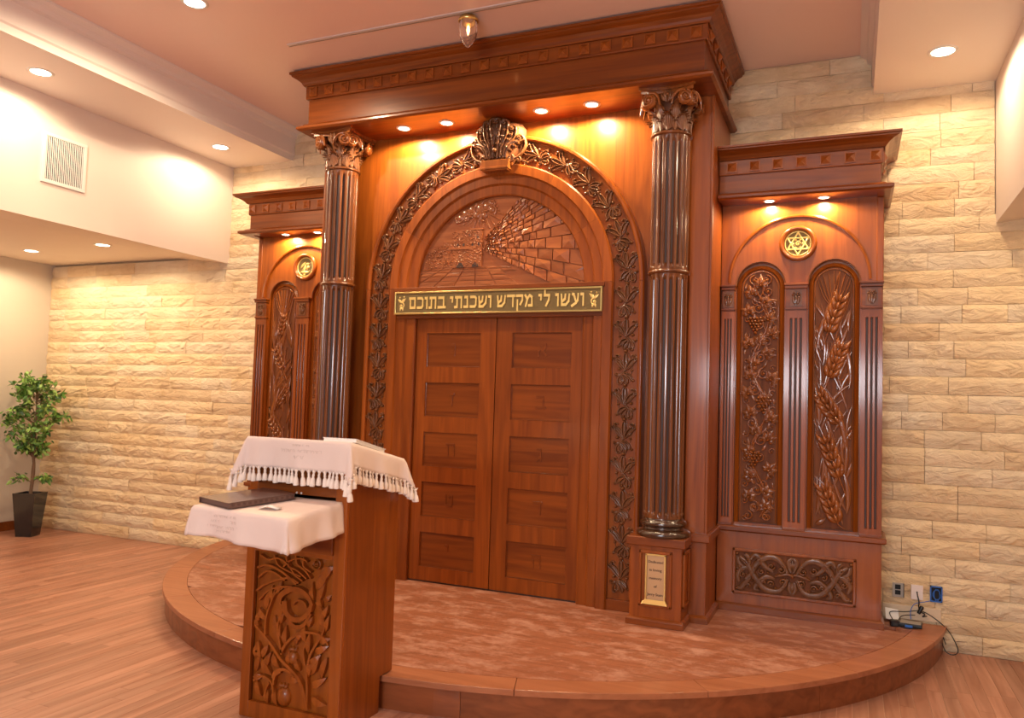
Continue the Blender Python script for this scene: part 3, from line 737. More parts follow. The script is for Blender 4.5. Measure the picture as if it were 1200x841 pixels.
for s in (-1, 1):
    for k, (ub, ut, vt) in enumerate(((0.02, 0.035, 4.075), (0.045, 0.10, 4.06), (0.07, 0.165, 4.01), (0.09, 0.225, 3.93))):
        brib(cr([(s * ub, 3.75), (s * (ub + 0.25 * (ut - ub)), 3.84), (s * (ut), 3.95 - 0.02 * k), (s * (ut + 0.012), vt - 0.025), (s * (ut - 0.01), vt), (s * (ut - 0.035), vt - 0.02)]), [0.008, 0.010, 0.011, 0.012] * 7 + [0.012] * 3, 0.034)
        bspi(s * (ut - 0.02), vt - 0.02, 0.024, 1.0, R(90), 0.009, 0.034, s)
        brib(cr([(s * (ub - 0.008), 3.76), (s * (ub + 0.18 * (ut - ub)), 3.86), (s * (ut - 0.028), 3.95 - 0.02 * k), (s * (ut - 0.022), vt - 0.05)]), 0.0085, 0.030, True)
        for q in (0.35, 0.6, 0.8): bspi(s * (ub + (ut - ub) * q - 0.006), 3.77 + (vt - 3.80) * q, 0.015, 1.0, R(200 * q), 0.006, 0.036, s)
    brib(cr([(s * 0.10, 3.73), (s * 0.19, 3.76), (s * 0.245, 3.84), (s * 0.235, 3.92), (s * 0.20, 3.93)]), 0.010, 0.024)
    bspi(s * 0.055, 3.775, 0.036, 1.3, R(90), 0.009, 0.028, -s); bspi(s * 0.125, 3.745, 0.032, 1.3, R(60), 0.009, 0.026, -s); bspi(s * 0.19, 3.735, 0.022, 1.0, R(60), 0.008, 0.02, -s)
    bspi(s * 0.10, 3.845, 0.024, 1.1, R(20), 0.008, 0.026, s); bspi(s * 0.165, 3.85, 0.022, 1.1, R(20), 0.007, 0.024, s); bspi(s * 0.05, 3.90, 0.02, 1.0, R(0), 0.007, 0.026, s)
    brib([(s * 0.01, 3.83), (s * 0.04, 3.87), (s * 0.075, 3.885)], 0.009, 0.02, True); brib([(s * 0.01, 3.87), (s * 0.03, 3.93), (s * 0.02, 4.0)], 0.010, 0.024, True)
b0 = len(mb.v); mb.dome(0, 3.815, 0.018, 0.03)
for i in range(b0, len(mb.v)): x, y, z = mb.v[i]; mb.v[i] = (x, y - 0.95, z)
mb.build('palmette_scrolls', W['carve'], ks)

# ---- entablature
EX, EY = 1.74, -1.18
uin = [(-EX, -0.002), (-EX, EY), (EX, EY), (EX, -0.002)]
part(A, 'soffit', MB().box(-EX, EX, EY, -0.002, 4.085, 4.11), W['h'])
part(A, 'frieze', path_mould([(-0.03, 4.10), (0.0, 4.10), (0.0, 4.375), (-0.03, 4.375)], uin), W['h'])
part(A, 'lower_bead', path_mould([(-0.02, 4.078), (0.055, 4.078), (0.075, 4.092), (0.075, 4.108), (0.060, 4.120), (0.040, 4.126), (0.028, 4.142), (0.0, 4.146), (-0.02, 4.146)], uin), W['h'])
part(A, 'block_band', path_mould([(-0.02, 4.37), (0.018, 4.37), (0.022, 4.378), (0.022, 4.484), (-0.02, 4.484)], uin), W['h'], bevel=0.002)
part(A, 'crown_moulding', path_mould([(-0.02, 4.484), (0.035, 4.484), (0.045, 4.496), (0.052, 4.512), (0.075, 4.535), (0.105, 4.550), (0.115, 4.556), (0.115, 4.566), (0.13, 4.572), (0.13, 4.592), (-0.02, 4.592)], uin), W['h'])
def block_mesh(sz):
    a = sz / 2; m = MB(); m.box(-a, a, -0.010, 0, -a, a)
    b = a * 0.80; m.add([(-b, -0.010, -b), (b, -0.010, -b), (b, -0.010, b), (-b, -0.010, b), (0, -0.010 - sz * 0.30, 0)], [(0, 1, 4), (1, 2, 4), (2, 3, 4), (3, 0, 4)])
    o = m.build('pyramid_block', W['vp']); me = o.data; bpy.data.objects.remove(o); return me
PB = block_mesh(0.084)
nb = 21
for k in range(nb):
    A(link_mesh('pyramid_block', PB, None, (-EX + 0.06 + (2 * EX - 0.12) * k / (nb - 1), EY - 0.022, 4.43)))
for s in (-1, 1):
    for k in range(6):
        A(link_mesh('pyramid_block', PB, None, (s * (EX + 0.022), EY + 0.09 + k * 0.18, 4.43), (0, 0, s * R(90))))
part(A, 'top_board', MB().box(-EX, EX, EY, -0.002, 4.57, 4.588), W['h'])
def lamp_part(A_, x, y, z, power, r=0.034, parent=None, spotpow=True):
    ring = MB(); ring.lathe([(r * 1.02, z - 0.001), (r * 1.02, z - 0.006), (r * 1.35, z - 0.006), (r * 1.45, z - 0.001)], x, y, 20, True, False)
    t_ = part(A_, 'downlight', ring, WHITE)
    g = MB(); g.lathe([(r, z - 0.002), (r, z - 0.004)], x, y, 20); g.build('lamp_lens', LAMP, t_)
    sp_ = spot('downlight_beam', (x, y, z - 0.012), power, (1.0, 0.79, 0.48), 172, 0.3, 0.03); A_(sp_)
for lx in (-0.875, -0.455, 0.405, 0.83): lamp_part(A, lx + 0.01, -0.985, 4.085, 95, 0.047)

# ================================================================== PEDESTALS AND COLUMNS
def pedestal(cx, s, label):
    e = empty('pedestal', label, 'pedestal', None, (cx, -0.99, PZ)); T = Off(e)
    x0, x1 = cx - 0.185, cx + 0.185; yb = -0.862
    part(T, 'body', MB().box(x0, x1, -1.135, yb, PZ, 0.75), W['v'], bevel=0.004)
    for nm, pr in (('base_moulding', [(-0.01, PZ), (0.022, PZ), (0.022, PZ + 0.04), (0.012, PZ + 0.05), (0, PZ + 0.055), (-0.01, PZ + 0.055)]),
                   ('cap', [(-0.02, 0.748), (0.018, 0.748), (0.024, 0.756), (0.024, 0.806), (0.018, 0.812), (-0.02, 0.812)])):
        part(T, nm, path_mould(pr, [(x0, yb), (x0, -1.135), (x1, -1.135), (x1, yb)]), W['h'], bevel=0.002)
    part(T, 'cap_top', MB().box(x0 - 0.01, x1 + 0.01, -1.145, yb, 0.80, 0.8115), W['h'])
    # front panel frame + plaque
    a0, a1, z0, z1 = cx - 0.118, cx + 0.118, 0.325, 0.718
    fm = MB()
    for (xa, xb, za, zb) in ((a0, a1, z1 - 0.022, z1), (a0, a1, z0, z0 + 0.022), (a0, a0 + 0.02, z0, z1), (a1 - 0.02, a1, z0, z1)): fm.box(xa, xb, -1.155, -1.133, za, zb)
    f = part(T, 'panel_frame', fm, W['vp'], bevel=0.006)
    for xs in (x0, x1):
        sm = MB(); xa, xb = (xs - 0.016, xs + 0.002) if xs == x0 else (xs - 0.002, xs + 0.016)
        for (ya, yb2, za, zb) in ((-1.10, -0.90, z1 - 0.022, z1), (-1.10, -0.90, z0, z0 + 0.022), (-1.10, -1.08, z0, z1), (-0.92, -0.90, z0, z1)): sm.box(xa, xb, ya, yb2, za, zb)
        part(T, 'side_frame', sm, W['vp'], bevel=0.005)
    p = part(T, 'plaque', MB().box(cx - 0.059, cx + 0.063, -1.143, -1.134, 0.372, 0.684), PLQ, bevel=0.002); lab(p, 'brass memorial plaque')
    gm = MB()
    gm.box(cx - 0.071, cx - 0.059, -1.15, -1.134, 0.36, 0.694); gm.box(cx + 0.063, cx + 0.075, -1.15, -1.134, 0.36, 0.694); gm.box(cx - 0.071, cx + 0.075, -1.15, -1.134, 0.684, 0.696)
    gm.add([(cx - 0.071, -1.15, 0.376), (cx + 0.075, -1.15, 0.376), (cx + 0.094, -1.166, 0.346), (cx - 0.094, -1.166, 0.346), (cx - 0.094, -1.134, 0.346), (cx + 0.094, -1.134, 0.346), (cx + 0.075, -1.134, 0.376), (cx - 0.071, -1.134, 0.376)],
           [(0, 3, 2, 1), (3, 4, 5, 2), (0, 7, 4, 3), (1, 2, 5, 6), (4, 7, 6, 5)])
    gm.build('gold_frame', BRASS, p, 0.001)
    if s > 0:
        for i, tx in enumerate(('Dedicated', 'in loving', 'memory', 'of', 'Jerry Stein')):
            text_obj('lettering', tx, 0.0265, INK, p, (cx + 0.002, -1.1435, 0.640 - 0.057 * i), extrude=0.0006, offset=0.0006)
    return e
PX = 1.455
pedestal(PX, 1, 'cherry pedestal with engraved brass plaque below the right fluted column')
pedestal(-PX, -1, 'cherry pedestal below the left fluted column')
# pilaster bases of the central cabinet, beside the pedestals
for s in (1, -1):
    xa, xb = (PX + 0.185) * s, 1.765 * s
    part(A, 'pilaster_base', MB().box(min(s * 1.26, xb), max(s * 1.26, xb), -0.885, -0.70, PZ, 0.775), W['v'], bevel=0.002)
    pth = [(s * 1.27, -0.885), (xb, -0.885), (xb, -0.385)]
    if s < 0: pth = pth[::-1]
    part(A, 'pilaster_foot', path_mould([(-0.01, PZ), (0.022, PZ), (0.022, PZ + 0.04), (0, PZ + 0.055), (-0.01, PZ + 0.055)], pth), W['h'])
    part(A, 'pilaster_cap', path_mould([(-0.02, 0.765), (0.018, 0.765), (0.024, 0.772), (0.024, 0.822), (0.018, 0.828), (-0.02, 0.828)], pth), W['h'], bevel=0.002)
    part(A, 'pilaster', MB().box(min(s * 1.60, s * 1.762), max(s * 1.60, s * 1.762), -0.873, -0.85, 0.82, 4.085), W['v'], bevel=0.003)
    part(A, 'corner_bead', MB().box(min(s * 1.745, s * 1.768), max(s * 1.745, s * 1.768), -0.880, -0.84, 0.82, 4.085), W['v'], bevel=0.005)

def fluted(mb, r, z0, z1, nf=18, depth=0.014, cap0=0.05, cap1=0.05):
    K = 10; rows = []
    zs = [z0, z0 + cap0 * 0.5, z0 + cap0 * 0.75, z0 + cap0, z1 - cap1, z1 - cap1 * 0.75, z1 - cap1 * 0.5, z1]; fs = [0, 0, 0.75, 1, 1, 0.75, 0, 0]
    for z, f in zip(zs, fs):
        row = []
        for k in range(nf * K):
            ph = (k % K) / K; d = 0
            if 0.24 < ph < 0.80: d = depth * f * math.sin((ph - 0.22) / 0.56 * PI) ** 0.4
            a = 2 * PI * k / (nf * K); row.append(((r - d) * math.cos(a), (r - d) * math.sin(a), z))
        rows.append(row)
    mb.grid(rows, True, True); return mb
def column(cx, label):
    cyy = -0.985
    e = empty('fluted_column', label, 'column', 'fluted columns beside the doors', (cx, cyy, 0.812))
    def pp(name, mb, m, parent=None): 
        o = mb.build(name, m, parent or e)
        if parent is None: o.location = (0, 0, -0.812)
        return o
    pp('base', MB().lathe([(0.190, 0.812), (0.195, 0.822), (0.195, 0.838), (0.186, 0.850), (0.165, 0.858), (0.150, 0.864), (0.145, 0.874), (0.146, 0.882), (0.160, 0.888), (0.168, 0.900), (0.164, 0.914), (0.152, 0.922), (0.145, 0.93), (0.142, 0.94)], n=40), W['base'])
    m1 = MB(); fluted(m1, 0.137, 0.94, 2.715, 18, 0.024, 0.05, 0.05); 
    sh = pp('lower_shaft', m1, W['col'])
    def groove_strips(z0, z1, r, par):
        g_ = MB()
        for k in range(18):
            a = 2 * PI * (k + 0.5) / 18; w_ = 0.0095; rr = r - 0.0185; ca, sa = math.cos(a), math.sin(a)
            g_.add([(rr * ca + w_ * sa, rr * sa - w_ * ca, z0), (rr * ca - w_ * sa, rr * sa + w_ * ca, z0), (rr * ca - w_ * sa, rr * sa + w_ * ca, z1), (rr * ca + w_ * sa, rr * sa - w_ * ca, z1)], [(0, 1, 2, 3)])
        stuff(g_.build('flute_dark_strip', W['groove'], par))  # thin dark strips set inside the flute grooves
    groove_strips(0.99, 2.665, 0.137, sh)
    m1 = MB()
    for k in range(18):
        a = 2 * PI * (k + 0.5) / 18; m1.lathe([(0.001, 0.955), (0.007, 0.96), (0.009, 0.97), (0.006, 0.98), (0.001, 0.983)], 0.134 * math.cos(a), 0.134 * math.sin(a), 6, True, False)
    pp('bead_row', m1, W['carve'])
    pp('middle_ring', MB().lathe([(0.137, 2.712), (0.150, 2.716), (0.156, 2.724), (0.156, 2.732), (0.148, 2.74), (0.136, 2.745)], n=40), W['col'])
    m1 = MB(); fluted(m1, 0.139, 2.742, 3.742, 18, 0.024, 0.05, 0.06); groove_strips(2.79, 3.69, 0.139, pp('upper_shaft', m1, W['col']))
    pp('neck_ring', MB().lathe([(0.136, 3.738), (0.152, 3.742), (0.158, 3.750), (0.152, 3.760), (0.134, 3.766)], n=40), W['col'])
    # capital
    bell = [(0.126, 3.762), (0.126, 3.80), (0.127, 3.90), (0.132, 3.97), (0.150, 4.01), (0.165, 4.04)]
    cpt = pp('capital', MB().lathe(bell, n=32), W['ground'])
    def on(mb2, name, m=W['carve']): return mb2.build(name, m, cpt)
    mb2 = MB(); nab = 8; pts = []
    for q in range(4):
        a = q * PI / 2 - PI / 4
        c0 = Vector((math.cos(a), math.sin(a))) * 0.29; c1 = Vector((math.cos(a + PI / 2), math.sin(a + PI / 2))) * 0.29
        for i in range(nab + 1):
            t_ = i / nab; p = c0.lerp(c1, t_); n_ = ((c0 + c1) / 2).normalized(); p = p - n_ * (0.035 * math.sin(PI * t_)); pts.append((p.x, p.y))
    mb2.prism_z(pts, 4.058, 4.084); p2 = [(x * 0.93, y * 0.93) for x, y in pts]; mb2.prism_z(p2, 4.035, 4.058)
    on(mb2, 'abacus', W['carve2'])
    def rot(o, a): o.rotation_euler = (0, 0, a); return o
    # acanthus leaves: two rows of eight
    def acanthus(h, wd, base_z, r0, flare):
        mbx = MB()
        for k in range(-4, 5):
            n_ = 10; a = k / 4; rows_ = []; top_ = 1 - 0.42 * abs(a) ** 1.5
            for i in range(n_ + 1):
                t_ = i / n_; u = math.copysign(abs(a) * wd * math.sin(PI * (0.08 + 0.62 * t_)) ** 0.8, a) if k else 0.0
                z = base_z + h * (0.10 * abs(a) + t_ * (top_ - 0.10 * abs(a))); tt = (z - base_z) / h
                out = r0 + flare * max(tt, 0) ** 3 + 0.004 - 0.010 * abs(a)
                if t_ > 0.8: out += (t_ - 0.8) * 0.11; z -= (t_ - 0.8) ** 2 * 0.55
                ww = 0.0045 + 0.0065 * math.sin(PI * (0.15 + 0.7 * t_)); row_ = []
                for c_, hh_ in ((-1, 0), (-0.6, 0.8), (0, 1), (0.6, 0.8), (1, 0)):
                    uu = u + c_ * ww; dd = out + hh_ * 0.013; ang = uu / 0.145
                    row_.append((dd * math.sin(ang), -dd * math.cos(ang), z))
                rows_.append(row_)
            mbx.grid(rows_)
        return mbx
    a1 = acanthus(0.145, 0.058, 3.765, 0.134, 0.030).build('acanthus_leaf', W['carve'], cpt); a2 = acanthus(0.225, 0.052, 3.765, 0.128, 0.050).build('acanthus_leaf', W['carve'], cpt)
    a2.rotation_euler = (0, 0, PI / 8)
    for k in range(1, 8):
        for src, off in ((a1, 0), (a2, PI / 8)):
            c = src.copy(); COL.objects.link(c); c.parent = cpt; c.rotation_euler = (0, 0, off + k * PI / 4)
    # volutes, two on each face
    vm = MB(); vm.lathe([(0.0, 0.0)], n=3, cap=False) if False else None
    m3 = MB(); m3.spiral(0, 0, 0.050, 2.1, R(80), 0.011, 0.013, -1, 0.0, 0.10); disc_ = [(0.052 * math.cos(2 * PI * k / 20), 0.052 * math.sin(2 * PI * k / 20)) for k in range(20)]
    m3.prism_y(disc_, 0.0, 0.055, True); m3.ribbon(cr([(-0.005, 0.050), (-0.05, 0.040), (-0.085, 0.0), (-0.10, -0.06)]), [0.010] * 12 + [0.006] * 7, 0.012, -0.004)
    vo = m3.build('volute', W['carve2'], cpt); vme = vo.data; bpy.data.objects.remove(vo)
    for q in range(4):
        for s_ in (-1, 1):
            o = bpy.data.objects.new('volute', vme); COL.objects.link(o); o.parent = cpt
            base = Matrix.Rotation(q * PI / 2, 4, 'Z') @ Matrix.Translation((s_ * 0.135, -0.185, 3.985)) @ Matrix.Rotation(s_ * R(24), 4, 'Z') @ Matrix.Diagonal((s_, 1, 1, 1))
            o.matrix_local = base
    m4 = MB()
    for s_ in (-1, 1):
        m4.leafr(s_ * 0.005, -0.04, R(90) - s_ * 0.35, 0.10, 0.014, 0.014, s_ * 0.5); m4.leafr(s_ * 0.01, -0.03, R(90) - s_ * 0.9, 0.07, 0.012, 0.012, s_ * 0.9)
    m4.dome(0, 0.02, 0.018, 0.02)
    for k in range(6): m4.dome(0.022 * math.cos(k * PI / 3), 0.02 + 0.022 * math.sin(k * PI / 3), 0.010, 0.012)
    ro = m4.build('rosette', W['carve'], cpt); rme = ro.data; bpy.data.objects.remove(ro)
    for q in range(4):
        o = bpy.data.objects.new('rosette', rme); COL.objects.link(o); o.parent = cpt; o.matrix_local = Matrix.Rotation(q * PI / 2, 4, 'Z') @ Matrix.Translation((0, -0.172, 4.0))
    return e
c_r = column(1.472, 'dark fluted column with scrolled capital on the right pedestal, right of the doors')
def copy_tree(o, parent=None):
    c = o.copy(); COL.objects.link(c); c.parent = parent
    for ch in list(o.children): copy_tree(ch, c)
    return c
c_l = copy_tree(c_r); c_l.location.x = -1.485
c_l['label'] = 'dark fluted column with scrolled capital on the left pedestal, left of the doors'

# ================================================================== CARVED PANELS (u,v local: v 0..h, u centred)
def grape_leaf(mb, u, v, a, s=1.0, h=0.012):
    for k, (da, l) in enumerate(((0, 0.072), (0.75, 0.060), (-0.75, 0.060), (1.55, 0.048), (-1.55, 0.048))):
        mb.leafr(u, v, a + da, l * s, 0.021 * s, h, 0.2 * (1 if da > 0 else -1), 0)
        mb.leafr(u, v, a + da, l * s * 0.85, 0.005 * s, h * 1.5, 0.2 * (1 if da > 0 else -1), 0, 5, False)
    mb.dome(u, v, 0.010 * s, h * 1.6)
def grapes(mb, u, v, s=1.0):
    rr = 0.0115 * s; rowsn = (4, 5, 4, 3, 2, 1); z = v + 0.045 * s
    for i, n_ in enumerate(rowsn):
        for k in range(n_): mb.dome(u + (k - (n_ - 1) / 2) * rr * 1.85, z, rr, 0.026 + 0.006 * (1 - abs(k - (n_ - 1) / 2) / 3), 0.004, 8, 3)
        z -= rr * 1.65
def panel_shape(w_, h_, n=16):   # arched board outline
    r = w_ / 2; return [(-r, 0), (r, 0)] + [(r * math.cos(PI * k / n), h_ - r + r * math.sin(PI * k / n)) for k in range(n + 1)]
def grape_panel(parent, cx, y, z0, w_, h_, flip=1):
    board = MB().prism_y([(u, v) for u, v in panel_shape(w_, h_)], 0, 0.02).build('carved_panel', W['ground'], parent); board.location = (cx, y, z0)
    mb = MB(); r = w_ / 2; L_ = h_ - 0.05
    sp = [(u * 0.94, 0.012 + v * (h_ - 0.024) / h_) for u, v in panel_shape(w_, h_)]
    mb.ribbon(sp[2:] + [sp[0], sp[1], sp[2]], 0.005, 0.008)
    pts = []; N = 90
    for i in range(N + 1):
        t_ = i / N; pts.append((flip * 0.062 * math.sin(t_ * PI * 5.2 + 0.3), 0.05 + t_ * (L_ - 0.12)))
    mb.ribbon(pts, 0.0085, 0.022); mb.build('vine_stem', W['carve2'], board)
    mb = MB()
    for k in range(14):
        t_ = (k + 0.35) / 14; v = 0.05 + t_ * (L_ - 0.12); u = flip * 0.062 * math.sin(t_ * PI * 5.2 + 0.3); s = -1 if u > 0 else 1
        mb.spiral(u + s * 0.066, v + 0.03, 0.046, 1.6, R(90), 0.0075, 0.020, s); mb.ribbon(cr([(u, v - 0.04), (u + s * 0.02, v + 0.01), (u + s * 0.05, v + 0.07)]), 0.007, 0.018)
        mb.spiral(u - s * 0.03 * (1 if abs(u) < .03 else 0.4), v - 0.045, 0.027, 1.3, R(-40), 0.006, 0.018, -s)
        mb.spiral(s * 0.098, v - 0.055, 0.025, 1.2, R(30), 0.0055, 0.016, s)
        mb.spiral(-s * 0.098, v + 0.01, 0.025, 1.1, R(30), 0.0055, 0.016, -s)
        mb.leafr(s * 0.02, v + 0.075, R(90) - s * 0.9, 0.07, 0.012, 0.018, s * 0.8); mb.leafr(-s * 0.06, v - 0.02, R(90) + s * 0.6, 0.07, 0.011, 0.016, -s * 0.9)
        mb.leafr(-s * 0.11, v + 0.05, R(90) + s * 0.2, 0.05, 0.010, 0.014, -s * 0.9)
    for q in (-1, 1):
        mb.spiral(q * 0.045, h_ - 0.085, 0.040, 1.5, R(90), 0.0085, 0.020, -q); mb.spiral(q * 0.07, 0.055, 0.036, 1.4, R(90), 0.008, 0.020, q); mb.spiral(q * 0.022, 0.12, 0.026, 1.2, R(90), 0.007, 0.018, -q)
    clampu(mb, w_ / 2 - 0.012, h_, w_ / 2 - 0.008)
    mb.build('tendrils', W['carve2'], board)
    for (u, v, a) in ((0.05, 0.24, 0.4), (-0.05, 0.36, 2.4), (0.07, 0.66, 1.2), (-0.06, 0.86, 2.0), (0.03, 0.98, 0.6), (-0.07, 1.16, 1.4), (0.05, 1.34, 0.8), (-0.03, 1.26, 2.6), (0.06, 1.62, 1.0), (0.03, 1.76, 0.3), (-0.06, 1.83, 2.0), (-0.055, 0.56, 2.9), (0.06, 0.12, 1.9), (-0.07, 0.20, 1.2), (0.075, 0.42, 0.9), (-0.02, 0.72, 1.6), (-0.08, 1.02, 2.2), (0.085, 1.14, 1.0), (0.0, 1.44, 1.5), (0.085, 1.50, 1.2), (-0.085, 1.68, 1.8), (0.085, 0.82, 1.5), (0.0, 1.90, 1.6), (-0.08, 1.42, 1.9)):
        m_ = MB(); grape_leaf(m_, 0, 0, a, 1.2, 0.024); o = m_.build('vine_leaf', W['carve2'], board); o.location = (flip * u, 0, v * h_ / 2.03)
    for (u, v) in ((-0.035, 1.58), (0.035, 0.94), (-0.035, 0.50)):
        m_ = MB(); grapes(m_, 0, 0, 1.2); o = m_.build('grape_cluster', W['carve2'], board); o.location = (flip * u, 0, v * h_ / 2.03)
    return board
def wheat_ear(mb, u, v, a, ln, s=1.0, n_=5):
    du, dv = math.cos(a), math.sin(a); px, pz = -dv, du
    mb.ribbon([(u - du * 0.12, v - dv * 0.12), (u, v), (u + du * ln, v + dv * ln)], 0.007, 0.020)
    for k in range(n_):
        t_ = (k + 0.3) / n_; cu, cv = u + du * ln * t_, v + dv * ln * t_; sz = 1 - 0.3 * abs(t_ - 0.35)
        for q in (-1, 1):
            mb.leafr(cu + q * px * 0.006, cv + q * pz * 0.006, a + q * 0.72, 0.098 * s * sz, 0.0195 * s * sz, 0.032, -q * 0.75, 0, 7, False)
            e_ = 0.17 * s * (1 + t_ * 0.3); bu, bv = cu + q * px * 0.055, cv + q * pz * 0.055; bu += du * 0.05; bv += dv * 0.05
            mb.ribbon([(bu, bv), (bu + du * e_ * 0.6 + q * px * 0.012, bv + dv * e_ * 0.6 + q * pz * 0.012), (bu + du * e_ + q * px * 0.015, bv + dv * e_ + q * pz * 0.015)], [0.004, 0.0035, 0.001], 0.012)
        mb.leafr(cu, cv, a, 0.055 * s, 0.013 * s, 0.036, 0, 0, 5, False)
def clampu(mb, half_w, top, r):
    for i in range(len(mb.v)):
        x, y, z = mb.v[i]; lim = half_w
        if z > top - r: lim = math.sqrt(max(0.0001, r * r - min(r * 0.98, z - top + r) ** 2))
        if z > top - 0.008: z = top - 0.008
        if z < 0.012: z = 0.012
        mb.v[i] = (max(-lim, min(lim, x)), y, z)
def wheat_panel(parent, cx, y, z0, w_, h_, flip=1, dense=False):
    board = MB().prism_y(panel_shape(w_, h_), 0, 0.02).build('carved_panel', W['ground'], parent); board.location = (cx, y, z0)
    hw = w_ / 2 - 0.012; fr_ = MB(); sp = [(u * 0.95, 0.012 + v * (h_ - 0.024) / h_) for u, v in panel_shape(w_, h_)]
    fr_.ribbon(sp[2:] + [sp[0], sp[1], sp[2]], 0.0045, 0.008); fr_.build('panel_edge', W['carve2'], board)
    ears = ((-0.045, 1.50, 72, 0.30), (-0.035, 1.15, 70, 0.28), (0.055, 0.80, 124, 0.28), (0.055, 0.38, 110, 0.33), (0.045, 0.04, 112, 0.30))
    if dense: ears = ((0.03, 1.50, 100, 0.22), (-0.03, 1.15, 62, 0.24), (0.03, 0.78, 124, 0.24), (-0.04, 0.42, 56, 0.26), (0.03, 0.10, 110, 0.22))
    for (u, v, a, ln) in ears:
        m_ = MB(); aa = R(a) if flip > 0 else PI - R(a); wheat_ear(m_, flip * u, v * h_ / 2.03, aa, ln, 1.28 if not dense else 0.85)
        clampu(m_, hw, h_, w_ / 2 - 0.006); m_.build('wheat_ear', W['carve2'], board)
    mb = MB(); rr = random.Random(4 if not dense else 9)
    for k in range(9):   # awns at the top
        a = R(58 + k * 8); mb.ribbon([(0.0, h_ - 0.34), (0.15 * math.cos(a), h_ - 0.34 + 0.15 * math.sin(a)), (0.30 * math.cos(a), h_ - 0.34 + 0.31 * math.sin(a))], [0.006, 0.005, 0.003], 0.014)
    for k in range(58 if not dense else 44):  # long blades between the ears
        v = rr.uniform(0.02, h_ - 0.45); u = rr.uniform(-0.9, 0.9) * hw; a = R(rr.uniform(60, 120)); mb.leafr(u, v, a, rr.uniform(0.18, 0.36), rr.uniform(0.009, 0.016), 0.018, rr.uniform(-0.9, 0.9), 0, 9)
    for (u, v, a, l, b_) in ((0.10, 0.55, 95, 0.42, 0.3), (0.11, 1.05, 80, 0.36, 0.7), (-0.11, 1.35, 88, 0.34, -0.6), (-0.10, 0.75, 85, 0.4, 0.5), (0.10, 0.12, 80, 0.34, 0.6), (-0.11, 0.10, 75, 0.3, 0.4), (-0.12, 0.03, 20, 0.1, 0.6)):
        mb.leafr(flip * u, v, R(a) if flip > 0 else PI - R(a), l, 0.022, 0.026, b_ * flip, 0, 12)
    clampu(mb, hw, h_, w_ / 2 - 0.006); mb.build('wheat_blades', W['carve2'], board)
    return board
def scroll_panel(parent, cx, y, zc, hw, hh):
    board = MB().box(-hw, hw, 0, 0.01, -hh, hh).build('scroll_panel', W['ground'], parent); board.location = (cx, y, zc)
    K = hw / 0.40; V = hh / 0.135
    for s in (-1, 1):
        mb = MB(); S = lambda pts: cr([(s * u * K, v * V) for u, v in pts])
        def rb2(pts, w0, h=0.022, leaf=False):
            q = S(pts); n_ = len(q); mb.ribbon(q, [1.65 * w0 * (0.35 + 0.65 * math.sin(PI * (i + 1) / (n_ + 1))) for i in range(n_)], h * 1.35, 0, leaf)
        rb2([(0.03, 0.02), (0.09, 0.10), (0.17, 0.115), (0.25, 0.06), (0.28, 0.0), (0.33, -0.05)], 0.016, 0.026, True)
        rb2([(0.03, -0.02), (0.08, -0.10), (0.15, -0.115), (0.21, -0.09), (0.27, -0.02), (0.32, 0.06), (0.37, 0.10)], 0.016, 0.026, True)
        rb2([(0.13, 0.02), (0.19, 0.05), (0.24, 0.11), (0.27, 0.115), (0.29, 0.09)], 0.015, 0.024, True)
        rb2([(0.12, -0.03), (0.18, -0.02), (0.24, -0.07), (0.26, -0.11), (0.23, -0.12)], 0.015, 0.024, True)
        rb2([(0.0, 0.005), (0.04, 0.012), (0.08, 0.0), (0.12, -0.01)], 0.010)
        rb2([(0.30, 0.03), (0.35, 0.02), (0.385, -0.03), (0.37, -0.07)], 0.014, 0.022, True)
        rb2([(0.29, -0.03), (0.33, -0.08), (0.36, -0.115), (0.385, -0.11)], 0.014, 0.022, True)
        rb2([(0.30, 0.05), (0.31, 0.10), (0.335, 0.118)], 0.012, 0.02, True); rb2([(0.33, 0.03), (0.375, 0.055), (0.385, 0.10)], 0.011, 0.02, True)
        rb2([(0.015, -0.04), (0.02, -0.09), (0.0, -0.125)], 0.010, 0.02, True); rb2([(0.01, 0.03), (0.03, 0.09), (0.0, 0.125)], 0.010, 0.02, True)
        for (u, v, r_, a, d) in ((0.075, 0.04, 0.030, 90, 1), (0.065, -0.045, 0.034, -90, -1), (0.145, 0.055, 0.026, 180, 1), (0.145, -0.065, 0.024, 0, 1), (0.215, 0.015, 0.022, 60, -1), (0.205, -0.055, 0.018, 200, -1),
                             (0.325, 0.075, 0.022, 120, 1), (0.345, -0.02, 0.026, 90, -1), (0.305, -0.095, 0.018, 20, 1), (0.375, 0.03, 0.014, 0, -1), (0.23, 0.085, 0.016, 0, 1)):
            mb.spiral(s * u * K, v * V, r_, 1.3, R(a) if s > 0 else PI - R(a), 0.010, 0.034, d * s)
        for (u, v) in ((0.10, 0.0), (0.17, 0.01), (0.26, 0.03), (0.39, 0.12), (0.39, -0.12), (0.39, 0.0), (0.28, -0.055), (0.115, -0.09)): mb.dome(s * u * K, v * V, 0.013, 0.030)
        mb.build('acanthus_scroll', W['carve'], board)
    mb = MB(); mb.dome(0, 0, 0.018, 0.03)
    for s in (-1, 1):
        for k in (-2, -1, 0, 1, 2): mb.leafr(0, s * 0.045 * V, s * R(90) + k * 0.33, 0.075, 0.010, 0.022, 0, 0, 5)
    mb.build('centre_palmette', W['carve'], board)

